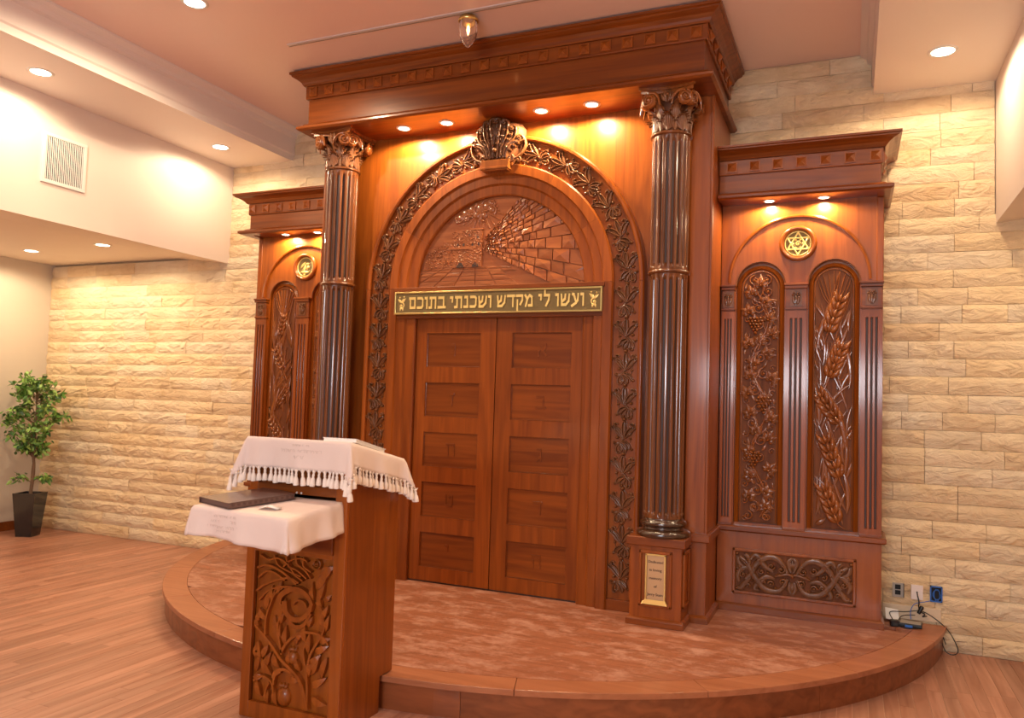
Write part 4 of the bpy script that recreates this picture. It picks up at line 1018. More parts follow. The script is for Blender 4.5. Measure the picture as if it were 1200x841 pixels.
# ================================================================== SIDE CABINETS
def fluted_pilaster(T, x0, x1, z0, z1, y, depth=0.03):
    w_ = x1 - x0; pts = [(x0, y + depth), (x0, y)]
    nf = 3; gw = w_ * 0.13; gap = w_ * 0.10; tot = nf * gw + (nf - 1) * gap; gx = x0 + (w_ - tot) / 2
    fm = MB(); fm.box(x0, x1, y, y + depth, z0, z0 + 0.06); fm.box(x0, x1, y, y + depth, z1 - 0.06, z1)
    prof = [(x0, y)]
    for k in range(nf):
        a = gx + k * (gw + gap); prof += [(a, y), (a + gw * 0.1, y + 0.014), (a + gw * 0.5, y + 0.018), (a + gw * 0.9, y + 0.014), (a + gw, y)]
    prof += [(x1, y), (x1, y + depth), (x0, y + depth)]
    fm.prism_z(prof, z0 + 0.06, z1 - 0.06)
    pil = part(T, 'pilaster', fm, W['v'])
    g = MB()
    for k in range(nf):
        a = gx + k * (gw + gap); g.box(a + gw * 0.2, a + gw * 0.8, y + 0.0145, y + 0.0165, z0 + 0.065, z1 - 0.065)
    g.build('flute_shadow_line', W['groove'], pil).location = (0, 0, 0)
    f = MB(); f.box(x0 - 0.004, x1 + 0.004, y - 0.008, y + depth, z0, z0 + 0.018); f.build('foot', W['h'], pil, 0.002)
    c = MB(); c.box(x0, x1, y - 0.006, y + depth, z1, 2.676); c.box(x0 - 0.006, x1 + 0.006, y - 0.022, y + depth, 2.676, 2.700); c.box(x0 - 0.012, x1 + 0.012, y - 0.032, y + depth, 2.700, 2.716); c.box(x0 - 0.005, x1 + 0.005, y - 0.014, y + depth, z1 + 0.006, z1 + 0.022)
    cp_ = c.build('capital', W['h'], pil, 0.003)
    m_ = MB(); xc = (x0 + x1) / 2; zc = (z1 + 2.69) / 2; m_.box(xc - 0.042, xc + 0.042, y - 0.010, y, zc - 0.06, zc + 0.062)
    b0 = len(m_.v)
    for s in (-1, 1): m_.spiral(s * 0.022, 0.028, 0.017, 1.1, R(90), 0.006, 0.014, s); m_.leafr(s * 0.006, -0.05, R(90) - s * 0.35, 0.085, 0.012, 0.014, s * 0.4)
    m_.leafr(0, -0.052, R(90), 0.09, 0.010, 0.018)
    for i in range(b0, len(m_.v)): a_, b_, c_ = m_.v[i]; m_.v[i] = (a_ + xc, b_ + y - 0.010, c_ + zc)
    m_.build('carved_rosette', W['carve'], pil)
    return pil
def side_cabinet(s, label):
    e = empty('side_cabinet', label, 'cabinet', None, (s * 2.35, -0.2, PZ)); T = Off(e)
    X = lambda a, b: (min(s * a, s * b), max(s * a, s * b))
    YC = -0.385; xa, xb = 1.765, 2.93
    x0, x1 = X(xa, xb)
    part(T, 'carcass', MB().box(x0, x1, YC + 0.055, -0.002, PZ, 3.40), W['v'])
    # base
    part(T, 'base_front', MB().box(x0, x1, YC, YC + 0.06, PZ, 0.80), W['vp'], bevel=0.002)
    pth = [(s * xa, YC), (s * xb, YC), (s * xb, -0.002)]
    if s < 0: pth = pth[::-1]
    part(T, 'base_moulding', path_mould([(-0.01, PZ), (0.020, PZ), (0.020, PZ + 0.045), (0.010, PZ + 0.055), (0, PZ + 0.06), (-0.01, PZ + 0.06)], pth), W['h'])
    part(T, 'ledge', path_mould([(-0.03, 0.796), (0.020, 0.796), (0.032, 0.806), (0.032, 0.836), (0.022, 0.842), (-0.03, 0.842)], pth), W['h'], bevel=0.002)
    # lower panel frame
    a0, a1 = X(1.885, 2.765); z0, z1 = 0.325, 0.672; f = MB(); q = 0.026
    for (p0, p1, r0, r1) in ((a0, a1, z1 - q, z1), (a0, a1, z0, z0 + q), (a0, a0 + q, z0, z1), (a1 - q, a1, z0, z1)): f.box(p0, p1, YC - 0.018, YC + 0.002, r0, r1)
    part(T, 'panel_frame', f, W['vp'], bevel=0.007)
    scroll_panel(e, (a0 + a1) / 2 - e.location.x, YC - 0.006 - e.location.y, (z0 + z1) / 2 - e.location.z, (a1 - a0) / 2 - q, (z1 - z0) / 2 - q)
    # niches
    cxs = (2.062, 2.595); rn = 0.182; zs = 2.715
    front = MB()
    # lower plate: pilaster grounds
    for p0, p1 in ((xa, cxs[0] - rn), (cxs[0] + rn, cxs[1] - rn), (cxs[1] + rn, xb)):
        u0, u1 = X(p0, p1); front.box(u0, u1, YC + 0.012, YC + 0.055, 0.84, zs)
    part(T, 'stile', front, W['v'])
    # upper plate with two arches, then outer spandrel with the large arc
    zt = 3.40
    up = MB()
    for cxn, l0, l1 in ((cxs[0], xa, 2.3285), (cxs[1], 2.3285, xb)):
        N = 20
        for i in range(N):
            b0, b1 = PI * i / N, PI * (i + 1) / N
            pa = (cxn + rn * math.cos(b0), zs + rn * math.sin(b0)); pb = (cxn + rn * math.cos(b1), zs + rn * math.sin(b1))
            poly = [pa, (pa[0], zt), (pb[0], zt), pb]; poly = [(s * u, v) for u, v in poly]
            vs = [(u, YC + 0.012, v) for u, v in poly] + [(u, YC + 0.055, v) for u, v in poly]
            up.add(vs, [(0, 1, 2, 3), (3, 0, 4, 7)])
        for p0, p1 in ((l0, cxn - rn), (cxn + rn, l1)):
            u0, u1 = X(p0, p1); up.box(u0, u1, YC + 0.012, YC + 0.055, zs, zt)
    part(T, 'arched_plate', up, W['vp'])
    cm = 2.335; ra = 0.505; za = 2.735
    sp_ = MB(); N = 44
    for i in range(N):
        b0, b1 = PI * i / N, PI * (i + 1) / N
        pa = (cm + ra * math.cos(b0), za + ra * math.sin(b0)); pb = (cm + ra * math.cos(b1), za + ra * math.sin(b1))
        poly = [(s * u, v) for u, v in (pa, (pa[0], zt), (pb[0], zt), pb)]
        vs = [(u, YC - 0.006, v) for u, v in poly] + [(u, YC + 0.012, v) for u, v in poly]; sp_.add(vs, [(0, 1, 2, 3), (3, 0, 4, 7)])
    for p0, p1 in ((xa, cm - ra), (cm + ra, xb)):
        u0, u1 = X(p0, p1); sp_.box(u0, u1, YC - 0.006, YC + 0.012, 2.70, zt)
    part(T, 'spandrel_plate', sp_, W['vp'])
    prof = [(ra - 0.006, YC + 0.005), (ra - 0.006, YC - 0.012), (ra + 0.004, YC - 0.016), (ra + 0.014, YC - 0.012), (ra + 0.014, YC)]
    part(T, 'arch_bead', MB().arc_sweep(prof, s * cm, za, 0, PI, 44), W['vp'])
    u0, u1 = X(xb - 0.045, xb + 0.003); part(T, 'corner_strip', MB().box(u0, u1, YC - 0.012, YC + 0.05, 2.716, 3.345), W['v'], bevel=0.006)
    # niche linings
    for k, cxn in enumerate(cxs):
        part(T, 'niche_back', MB().box(*X(cxn - rn - 0.002, cxn + rn + 0.002), YC + 0.050, YC + 0.056, 0.84, zs + rn), W['carve2'])
        m_ = MB(); pr = [(rn - 0.004, YC + 0.012), (rn - 0.002, YC + 0.008), (rn + 0.004, YC + 0.006), (rn + 0.006, YC + 0.012)]
        m_.arc_sweep(pr, s * cxn, zs, 0, PI, 24); part(T, 'niche_bead', m_, W['carve'])
        # light bevelled frame round the carving
        fr_ = MB(); ri = 0.152
        pr = [(ri - 0.012, YC + 0.040), (ri, YC + 0.022), (rn - 0.004, YC + 0.040)]
        fr_.arc_sweep(pr + [(rn - 0.004, YC + 0.05), (ri - 0.012, YC + 0.05)], s * cxn, zs - 0.02, 0, PI, 24)
        for q in (-1, 1):
            pz_ = [(s * cxn + q * a, b) for a, b in pr + [(rn - 0.004, YC + 0.05), (ri - 0.012, YC + 0.05)]]
            fr_.prism_z(pz_, 0.842, zs - 0.02)
        fr_.box(*X(cxn - rn + 0.004, cxn + rn - 0.004), YC + 0.022, YC + 0.05, 0.842, 0.865)
        part(T, 'niche_frame', fr_, W['vp'])
        px_ = s * cxn - e.location.x; py_ = YC + 0.030 - e.location.y; pz = 0.868 - e.location.z; ww = 0.285; hh = zs - 0.02 + 0.1425 - 0.868
        if s > 0: (grape_panel if k == 0 else wheat_panel)(e, px_, py_, pz, ww, hh)
        else:
            if k == 1: wheat_panel(e, px_, py_, pz, ww, hh, -1, True)
            else: grape_panel(e, px_, py_, pz, ww, hh, -1)
    for p0, p1 in ((1.775, 1.872), (2.252, 2.405), (2.785, 2.925)):
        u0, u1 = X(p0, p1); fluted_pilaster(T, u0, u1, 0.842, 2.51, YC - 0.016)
    # medallion
    ring = MB().arc_sweep([(0.098, YC + 0.012), (0.104, YC - 0.012), (0.118, YC - 0.026), (0.132, YC - 0.020), (0.138, YC - 0.004), (0.138, YC + 0.012)], s * cm, 3.028, 0, 2 * PI, 40, True, False)
    md = part(T, 'medallion_ring', ring, W['vp'])
    dd = MB(); pts = [(s * cm + 0.100 * math.cos(2 * PI * k / 32), 3.028 + 0.100 * math.sin(2 * PI * k / 32)) for k in range(32)]; dd.prism_y(pts, YC + 0.004, YC + 0.014)
    disc2 = dd.build('medallion_disc', GOLDM, md); lab(disc2, 'brass disc with a raised star' if s > 0 else 'brass disc with raised relief')
    m_ = MB(); b0 = 0
    if s > 0:
        for rot_ in (0, 1):
            tri = [(0.088 * math.cos(R(90 + 180 * rot_ + 120 * k)), 0.088 * math.sin(R(90 + 180 * rot_ + 120 * k))) for k in range(3)]
            for k in range(3): m_.ribbon([tri[k], tri[(k + 1) % 3]], 0.006, 0.007)
        for k in range(6):
            a = R(30 + 60 * k); m_.spiral(0.076 * math.cos(a), 0.076 * math.sin(a), 0.012, 1.1, a, 0.003, 0.005, 1); a = R(60 * k); m_.dome(0.035 * math.cos(a), 0.035 * math.sin(a), 0.008, 0.005)
        m_.spiral(0, 0, 0.02, 1.4, 0, 0.004, 0.006, 1)
    else:
        m_.leafr(-0.055, -0.01, R(60), 0.085, 0.012, 0.007, -0.5); m_.leafr(-0.02, -0.05, R(75), 0.10, 0.013, 0.007, -0.2); m_.leafr(0.05, 0.03, R(170), 0.05, 0.012, 0.008, 0.3)
        m_.leafr(-0.055, -0.045, R(-10), 0.11, 0.014, 0.008, 0.3); m_.leafr(0.02, -0.03, R(70), 0.07, 0.010, 0.006, 0.3); m_.dome(0.04, 0.0, 0.015, 0.008); m_.dome(-0.01, -0.075, 0.012, 0.006)
    m_.ribbon([(0.094 * math.cos(2 * PI * k / 32), 0.094 * math.sin(2 * PI * k / 32)) for k in range(33)], 0.004, 0.006)
    for i in range(len(m_.v)): a_, b_, c_ = m_.v[i]; m_.v[i] = (a_ + s * cm, b_ + YC + 0.004, c_ + 3.028)
    m_.build('medallion_relief', GOLDL, md)
    # entablature
    ye = -0.565; xo = 2.905
    pt = [(s * xa, ye), (s * xo, ye), (s * xo, -0.002)]
    if s < 0: pt = pt[::-1]
    u0, u1 = X(xa, xo)
    part(T, 'soffit', MB().box(u0, u1, ye, -0.002, 3.352, 3.372), W['h'])
    part(T, 'frieze', path_mould([(-0.03, 3.37), (0, 3.37), (0, 3.575), (-0.03, 3.575)], pt), W['h'])
    part(T, 'lower_bead', path_mould([(-0.02, 3.345), (0.065, 3.345), (0.085, 3.356), (0.085, 3.374), (0.07, 3.384), (0.045, 3.388), (0.030, 3.402), (0.0, 3.406), (-0.02, 3.406)], pt), W['h'])
    part(T, 'block_band', path_mould([(-0.02, 3.548), (0.012, 3.548), (0.016, 3.555), (0.016, 3.662), (-0.02, 3.662)], pt), W['h'], bevel=0.002)
    part(T, 'crown_moulding', path_mould([(-0.02, 3.662), (0.030, 3.662), (0.042, 3.676), (0.055, 3.690), (0.085, 3.708), (0.110, 3.716), (0.118, 3.72), (0.118, 3.728), (0.132, 3.733), (0.132, 3.748), (-0.02, 3.748)], pt), W['h'])
    part(T, 'top_board', MB().box(u0, u1, ye, -0.002, 3.73, 3.744), W['h'])
    pb = block_mesh(0.080)
    for k in range(7): T(link_mesh('pyramid_block', pb, None, (s * (1.86 + (2.87 - 1.86) * k / 6), ye - 0.016, 3.605)))
    for k in range(3): T(link_mesh('pyramid_block', pb, None, (s * (xo + 0.016), ye + 0.08 + 0.17 * k, 3.605), (0, 0, s * R(90))))
    for lx in (2.13, 2.52): lamp_part(T, s * lx, -0.480, 3.352, 38, 0.034)
    return e
side_cabinet(1, 'narrower side cabinet right of the doors, with grape and wheat carvings and star medallion')
side_cabinet(-1, 'narrower side cabinet left of the doors, partly hidden behind the left column')

# ================================================================== LECTERN
lec = empty('lectern', 'tall cherry lectern with leafy fretwork panel standing against the platform edge', 'lectern', None, (0, -3.05, 0)); T = Off(lec)
X0, X1, YA, YB = -0.322, 0.325, -3.29, -2.79
for xa, xb in ((X0, X0 + 0.022), (X1 - 0.022, X1)):
    YS = YA + 0.0225; poly = [(YS, 0.0), (-2.915, 0.0), (-2.915, PZ + 0.006), (YB, PZ + 0.006), (YB, 1.372), (YS, 1.480)]
    n = len(poly); vs = [(xa, y, z) for y, z in poly] + [(xb, y, z) for y, z in poly]
    mb = MB().add(vs, [tuple(range(n)), tuple(range(2 * n - 1, n - 1, -1))] + [(i, i + n, (i + 1) % n + n, (i + 1) % n) for i in range(n)])
    part(T, 'side_panel', mb, W['v'], bevel=0.002)
fr_ = MB()
fr_.box(X0, -0.262, YA - 0.004, YA + 0.022, 0.0, 1.485); fr_.box(0.252, X1, YA - 0.004, YA + 0.022, 0.0, 1.485)
fr_.box(-0.262, 0.252, YA - 0.004, YA + 0.022, 0.0, 0.088); fr_.box(-0.262, 0.252, YA - 0.004, YA + 0.022, 0.890, 0.915)
part(T, 'front_frame', fr_, W['v'], bevel=0.003)
part(T, 'drawer_front', MB().box(-0.262, 0.252, YA - 0.016, YA + 0.01, 0.915, 1.165), W['h'], bevel=0.003)
part(T, 'upper_rail', MB().box(-0.262, 0.252, YA - 0.004, YA + 0.02, 1.214, 1.262), W['h'], bevel=0.002)
part(T, 'upper_back', MB().box(-0.262, 0.252, YA + 0.012, YA + 0.02, 1.262, 1.485), W['v'])
m_ = MB()
for k in range(9): m_.ribbon([(-0.24 + k * 0.057, 1.265), (-0.215 + k * 0.057, 1.31), (-0.19 + k * 0.057, 1.265)], 0.006, 0.012, -YA - 0.014)
m_.ribbon([(-0.25, 1.31), (0.25, 1.31)], 0.006, 0.010, -YA - 0.014)
part(T, 'upper_fretwork', m_, W['vp'])
part(T, 'back_panel', MB().box(X0 + 0.02, X1 - 0.02, YB - 0.02, YB, PZ + 0.004, 1.372), W['v'])
# sloping top
poly = [(YA - 0.012, 1.487), (YB + 0.012, 1.372), (YB + 0.012, 1.390), (YA - 0.012, 1.505)]
vs = [(X0 - 0.008, y, z) for y, z in poly] + [(X1 + 0.008, y, z) for y, z in poly]
part(T, 'top_board', MB().add(vs, [(0, 1, 2, 3), (7, 6, 5, 4), (0, 4, 5, 1), (1, 5, 6, 2), (2, 6, 7, 3), (3, 7, 4, 0)]), W['h'])
# pull-out shelf, tipping slightly forward
sh = MB(); vs = []
for x_ in (-0.285, 0.285):
    dzr = -0.012 if x_ > 0 else 0.006
    vs += [(x_, YA + 0.40, 1.190), (x_, -3.715, 1.166 + dzr), (x_, -3.715, 1.148 + dzr), (x_, YA + 0.40, 1.172)]
sh.add(vs, [(0, 1, 2, 3), (7, 6, 5, 4), (0, 4, 5, 1), (1, 5, 6, 2), (2, 6, 7, 3), (3, 7, 4, 0)])
part(T, 'pull_out_shelf', sh, W['h'])
m_ = MB(); m_.dome(0.0, 1.222, 0.006, 0.006, 3.294); m_.dome(0.03, 1.222, 0.006, 0.006, 3.294); part(T, 'knob', m_, WHITE)
# fretwork
fb = part(T, 'fretwork_panel', MB().box(-0.262, 0.252, YA + 0.026, YA + 0.034, 0.085, 0.892), W['vp'])
def FP(X, Y):
    q = (X - 85) / 390; top = 52 + q * 58; bot = 748 + q * 78
    return (-0.257 + q * 0.506, 0.092 + (1 - (Y - top) / (bot - top)) * 0.795)
def fs(pts, w0, w1=None, h=0.020, leaf='flat'):
    h = max(h, 0.018) + 0.010
    q = cr([FP(*p) for p in pts]); n_ = len(q); w1 = w0 if w1 is None else w1
    m_.ribbon(q, [w0 + (w1 - w0) * i / (n_ - 1) for i in range(n_)], h, -YA - 0.026 - 0.001 * (len(m_.v) % 3), leaf)
def fleaf(X, Y, ang, ln, wd, bend=0.2): 
    u, v = FP(X, Y); m_.leafr(u, v, R(ang), ln * 1.15, wd * 1.25, 0.030, bend, -YA - 0.026, 7, 'flat')
    return
def sp(name):
    m_.build(name, W['vp'], fb)
m_ = MB()
fs([(378, 795), (360, 720), (335, 660), (290, 610), (240, 565), (190, 500), (140, 445), (95, 400)], 0.011, 0.006)
fs([(235, 530), (270, 480), (320, 445), (380, 440), (440, 460), (470, 500)], 0.008, 0.005)
fs([(378, 795), (375, 700), (370, 620), (385, 540), (420, 480), (445, 420), (430, 340), (400, 300)], 0.007, 0.005)
fs([(360, 590), (350, 520), (370, 480)], 0.006, 0.004); fs([(240, 540), (225, 470), (215, 400), (235, 340)], 0.006, 0.004)
fs([(150, 450), (150, 380), (165, 320), (190, 260), (230, 230)], 0.006, 0.004)
fs([(205, 650), (215, 620), (260, 610), (310, 640)], 0.012, 0.006); fs([(205, 680), (210, 640), (240, 620)], 0.006, 0.006)
fs([(100, 660), (140, 640), (185, 660), (205, 700), (205, 750)], 0.007, 0.004); fs([(165, 750), (170, 700), (185, 670)], 0.006, 0.004)
sp('main_stems')
m_ = MB()   # pomegranate with curled calyx
fs([(245, 290), (255, 340), (290, 375), (335, 375), (370, 345), (380, 310)], 0.017, 0.010, 0.024); fs([(215, 300), (225, 265), (265, 240), (315, 240), (360, 270), (385, 315)], 0.017, 0.010, 0.024)
fs([(262, 375), (300, 412), (345, 405), (378, 350)], 0.014, 0.008, 0.022); fs([(285, 310), (305, 290), (340, 300), (355, 325)], 0.006, 0.005, 0.014); fs([(270, 250), (235, 225), (200, 230), (180, 270)], 0.006, 0.004)
sp('curled_pomegranate')
for (X, Y, r_) in ((250, 740, 0.055), (290, 560, 0.040)):
    m_ = MB(); u, v = FP(X, Y); m_.dome(u, v, r_, 0.032, -YA - 0.026, 14, 4, 0.85)
    for k in (-1, 0, 1): m_.leafr(u + k * 0.01, v + r_ * 0.8, R(90 - k * 28), 0.03, 0.007, 0.026, 0, -YA - 0.026, 4)
    sp('pomegranate')
m_ = MB()   # long bands at the top left
fs([(95, 130), (140, 120), (200, 140), (260, 180), (300, 215)], 0.006, 0.006); fs([(100, 180), (140, 150), (190, 160), (240, 195)], 0.005, 0.005); fs([(95, 240), (130, 215), (190, 195), (260, 185), (310, 210)], 0.006, 0.005)
fs([(110, 285), (160, 240), (220, 225), (280, 225)], 0.004, 0.004)
fs([(105, 70), (150, 95), (200, 90), (250, 120), (290, 170), (330, 200)], 0.005, 0.004); fs([(180, 75), (200, 120), (250, 150), (320, 180)], 0.004, 0.004)
fs([(240, 80), (260, 130), (300, 150), (350, 190)], 0.005, 0.004); fs([(290, 80), (300, 120), (340, 150), (370, 190)], 0.004, 0.004); fs([(330, 90), (330, 130), (370, 160)], 0.004, 0.004)
fs([(230, 130), (270, 100), (320, 95), (350, 110)], 0.004, 0.004)
u, v = FP(392, 122); m_.spiral(u, v, 0.032, 1.7, R(200), 0.006, 0.026, 1, -YA - 0.026)
sp('top_tendrils')
leaves = [(95, 390, 60, .07, .012), (110, 420, 110, .06, .012), (140, 330, 70, .10, .015), (175, 300, 100, .08, .013), (195, 260, 60, .07, .012), (150, 380, 140, .07, .013), (215, 400, 60, .07, .013), (215, 430, 120, .07, .013), (235, 370, 80, .09, .013),
          (225, 480, 100, .08, .012), (245, 500, 80, .09, .014), (190, 540, -60, .07, .016), (160, 500, 250, .07, .014), (110, 480, -80, .09, .014), (100, 560, 80, .08, .012), (130, 560, -50, .10, .016), (150, 600, 60, .08, .014), (105, 620, 70, .10, .013), (140, 640, 200, .06, .014),
          (110, 660, -70, .08, .013), (170, 700, -90, .07, .014), (205, 700, -80, .08, .014), (280, 650, -10, .06, .014), (330, 620, 120, .06, .012), (350, 490, 100, .09, .014), (365, 540, 80, .10, .013), (375, 590, 35, .08, .015), (400, 530, 20, .08, .015), (415, 480, 10, .07, .014),
          (370, 650, 70, .08, .012), (385, 690, 25, .10, .016), (390, 740, -20, .09, .016), (385, 640, 60, .11, .015), (440, 420, 110, .07, .012), (430, 380, 60, .07, .012), (445, 440, 70, .08, .012), (425, 340, 110, .07, .012), (400, 300, 60, .10, .014), (390, 240, 45, .11, .018), (400, 200, 35, .11, .018),
          (380, 300, 100, .09, .012), (440, 300, 40, .05, .010), (410, 160, 15, .09, .015), (460, 560, -110, .10, .014), (330, 440, -120, .05, .012), (360, 420, 60, .06, .011), (270, 590, 80, .06, .012), (300, 500, 60, .06, .010)]
for (X, Y, a, l, wd_) in leaves:
    m_ = MB(); fleaf(X, Y, a, l, wd_, 0.25 if a < 90 else -0.25); sp('carved_leaf')

# ---- cloths
def drape(name, x0, x1, front, back, drops, label, wave=1.0, res=0.016, corner=0.5, tass=False, sag=None, cd=0.45):
    """front/back = (y,z) of the supporting edge; drops = (left, right, front, back)"""
    Lx = x1 - x0; Ly = math.hypot(back[0] - front[0], back[1] - front[1]); dl, dr, df, db = drops
    def pos(s_, t_):
        ex = s_ - x1 if s_ > x1 else (s_ - x0 if s_ < x0 else 0.0); ey = t_ if t_ < 0 else (t_ - Ly if t_ > Ly else 0.0)
        bx_ = min(max(s_, x0), x1); bt = min(max(t_, 0), Ly) / Ly; by = front[0] + (back[0] - front[0]) * bt; bz = front[1] + (back[1] - front[1]) * bt
        e_ = math.hypot(ex, ey)
        if e_ < 1e-6: return (bx_, by, bz + 0.0)
        dx, dy = ex / e_, ey / e_
        mn = min(abs(ex), abs(ey))
        along = s_ if abs(ey) > abs(ex) else t_
        wv = wave * e_ * (0.10 * math.sin(along * 21 + 1.0) + 0.05 * math.sin(along * 47))
        out = 0.006 + 0.10 * e_ + corner * mn + wv * (1 if mn < 0.02 else 0.3)
        dn = max(abs(ex), abs(ey)) * 0.99 + cd * mn
        out = out * min(1, e_ / 0.02)
        return (bx_ + dx * out, by + dy * out, bz - dn)
    def axis(a, b, c, d_):   # -drop .. L .. +drop
        pts = []; n1 = max(3, int(b / res)); n2 = max(4, int(c / 0.03)); n3 = max(3, int(d_ / res))
        if b > 0: pts += [a - b + b * i / n1 for i in range(n1)]
        pts += [a + c * i / n2 for i in range(n2)]
        pts += [a + c + d_ * i / n3 for i in range(n3 + 1)] if d_ > 0 else [a + c]
        return pts
    xs = axis(x0, dl, Lx, dr); ys = axis(0, df, Ly, db)
    mb = MB(); mb.grid([[pos(s_, t_) for s_ in xs] for t_ in ys])
    if sag:
        mb.v = [sag(*p) for p in mb.v]
    o = mb.build(name, CLOTH); so = o.modifiers.new('thick', 'SOLIDIFY'); so.thickness = 0.0025; so.offset = 1
    return o, pos, Lx, Ly
cl, pos, Lx, Ly = drape('lectern_cloth', X0 - 0.014, X1 + 0.014, (YA - 0.02, 1.508), (YB + 0.018, 1.393), (0.125, 0.125, 0.16, 0.13), '', 0.8, corner=0.45)
tag(cl, 'pale tasselled cloth draped over the lectern top', 'cloth')
# tassels
def tassel_mesh():
    m = MB(); m.lathe([(0.002, 0.0), (0.0065, -0.004), (0.0075, -0.010), (0.004, -0.016)], n=7, cap=False)
    m.lathe([(0.003, -0.014), (0.0085, -0.028), (0.0060, -0.034), (0.0125, -0.048), (0.0160, -0.076), (0.014, -0.082)], n=8)
    for q in (-1, 1): m.tube([(q * 0.018, 0, 0.002), (q * 0.007, 0, -0.010), (q * 0.001, 0, -0.028)], 0.0022, 4, False)
    o = m.build('tassel', TASS); me = o.data; bpy.data.objects.remove(o); return me
TM = tassel_mesh()
per = []
xa, xb = X0 - 0.014, X1 + 0.014; st = 400
loop = []
for i in range(st): loop.append((xa - 0.125 + (xb - xa + 0.25) * i / st, -0.16))
for i in range(st): loop.append((xb + 0.125, -0.16 + (Ly + 0.29) * i / st))
for i in range(st): loop.append((xb + 0.125 - (xb - xa + 0.25) * i / st, Ly + 0.13))
for i in range(st): loop.append((xa - 0.125, Ly + 0.13 - (Ly + 0.29) * i / st))
prev = None; acc = 0
for s_, t_ in loop:
    p = Vector(pos(s_, t_))
    if prev is not None:
        acc += (p - prev).length
        if acc > 0.0325:
            acc = 0; d_ = p - prev
            o = link_mesh('tassel', TM, cl, p + Vector((0, 0, 0.004)), (random.uniform(-.12, .12), random.uniform(-.12, .12), math.atan2(d_.y, d_.x)), (1, 1, random.uniform(0.92, 1.06)))
    prev = p
def scribble(mb, cu, z, w_, h_, y, seed):
    r_ = random.Random(seed); x_ = cu - w_ / 2
    while x_ < cu + w_ / 2:
        l_ = h_ * r_.uniform(0.5, 1.0)
        if r_.random() < 0.82:
            k = r_.choice((0, 1, 2))
            if k == 0: pts = [(x_, z + h_ / 2), (x_ + l_, z + h_ / 2), (x_ + l_, z - h_ / 2)]
            elif k == 1: pts = [(x_, z), (x_ + l_ * 0.5, z + h_ / 2), (x_ + l_, z), (x_ + l_ * 0.8, z - h_ / 2)]
            else: pts = [(x_, z - h_ / 2), (x_ + l_ * 0.3, z + h_ / 3), (x_ + l_, z + h_ / 2)]
            mb.ribbon(pts, 0.0009, 0.0008, y)
        x_ += l_ + h_ * 0.35
m_ = MB()
for (c_, z, w_, h_, sd) in ((0.03, 1.478, 0.11, 0.008, 1), (0.03, 1.448, 0.27, 0.014, 2), (0.03, 1.415, 0.06, 0.018, 3)): scribble(m_, c_, z, w_, h_, 3.338 - (z - 1.41) * 0.12, sd)
m_.build('embroidery', THREAD, cl)
# shelf cloth
def sagf(x_, y_, z_):
    t_ = max(0, min(1, (YA - y_) / 0.42)); u_ = (x_ + 0.3) / 0.6
    z_ += -0.012 * t_ * u_ + 0.006 * t_ * (1 - u_)
    if z_ < 1.14: z_ -= 0.012 * max(0, u_) * 0; z_ += 0.010 * math.sin(u_ * 5.0 + 0.5) * (1.14 - z_) / 0.12
    return (x_, y_, z_)
cl2, pos2, _, Ly2 = drape('shelf_cloth', -0.292, 0.292, (-3.722, 1.171), (YA + 0.02, 1.195), (0.135, 0.150, 0.145, 0.0), '', 1.0, corner=0.12, sag=sagf, cd=0.05)
tag(cl2, 'pale embroidered cloth hanging over the pull-out shelf, under the brown book', 'cloth')
m_ = MB()
for (c_, z, w_, h_, sd) in ((-0.075, 1.142, 0.13, 0.010, 4), (-0.13, 1.118, 0.05, 0.010, 5), (-0.03, 1.118, 0.04, 0.012, 6), (-0.15, 1.095, 0.05, 0.010, 7), (-0.05, 1.090, 0.16, 0.012, 8), (-0.07, 1.072, 0.10, 0.010, 9)): scribble(m_, c_, z, w_, h_, 3.733 + (1.17 - z) * 0.11 + 0.004, sd)
m_.build('embroidery', THREAD, cl2)
# book lying on the shelf cloth
bk = empty('book', 'large dark brown leather book lying shut on the lectern shelf', 'book', None, (-0.145, -3.50, 1.190))
bk.rotation_euler = (R(-3.2) * -1, R(1.0), R(-16))
bw, bd, bh = 0.138, 0.195, 0.030
MB().box(-bw + .006, bw - .003, -bd + .008, bd - .008, 0.004, bh - 0.003).build('page_block', plain('page_edges', (0.16, 0.09, 0.07), 0.6), bk)
c_ = MB(); c_.box(-bw, bw, -bd, bd, bh - 0.004, bh); c_.box(-bw, bw, -bd, bd, 0.0, 0.004); c_.box(-bw, -bw + 0.006, -bd, bd, 0.0, bh); c_.build('cover', BOOKC, bk, 0.001)
m_ = MB()
for k in range(12): m_.box(bw - 0.0035, bw - 0.0012, -bd + 0.02 + k * 0.031, -bd + 0.036 + k * 0.031, 0.009, 0.023)
m_.build('edge_stamping', BOOKC, bk)
# folded slip of paper on the cloth
pp_ = MB(); pp_.grid([[(-0.05, -0.03, 0.001), (0.0, -0.028, 0.014), (0.05, -0.03, 0.003)], [(-0.055, 0.0, 0.004), (0.0, 0.0, 0.018), (0.055, 0.0, 0.004)], [(-0.045, 0.03, 0.001), (0.0, 0.03, 0.012), (0.05, 0.032, 0.001)]])
o = pp_.build('folded_paper', PAPER); o.location = (0.085, -3.60, 1.180); o.rotation_euler = (0, 0, 0.2); o.modifiers.new('t', 'SOLIDIFY').thickness = 0.001
tag(o, 'small folded white paper on the lectern shelf beside the book', 'paper')
# book on the sloping top
ob = empty('reading_book', 'pale book lying flat on the sloping lectern top cloth', 'book', None, (0.12, -3.06, 1.466))
ob.rotation_euler = (math.atan2(-0.115, 0.5), 0, 0)
MB().box(-0.02, 0.19, -0.16, 0.125, 0.0, 0.016).build('pages', PAPER, ob); MB().box(-0.025, 0.195, -0.165, 0.13, 0.016, 0.019).build('cover', PAPER, ob, 0.001)

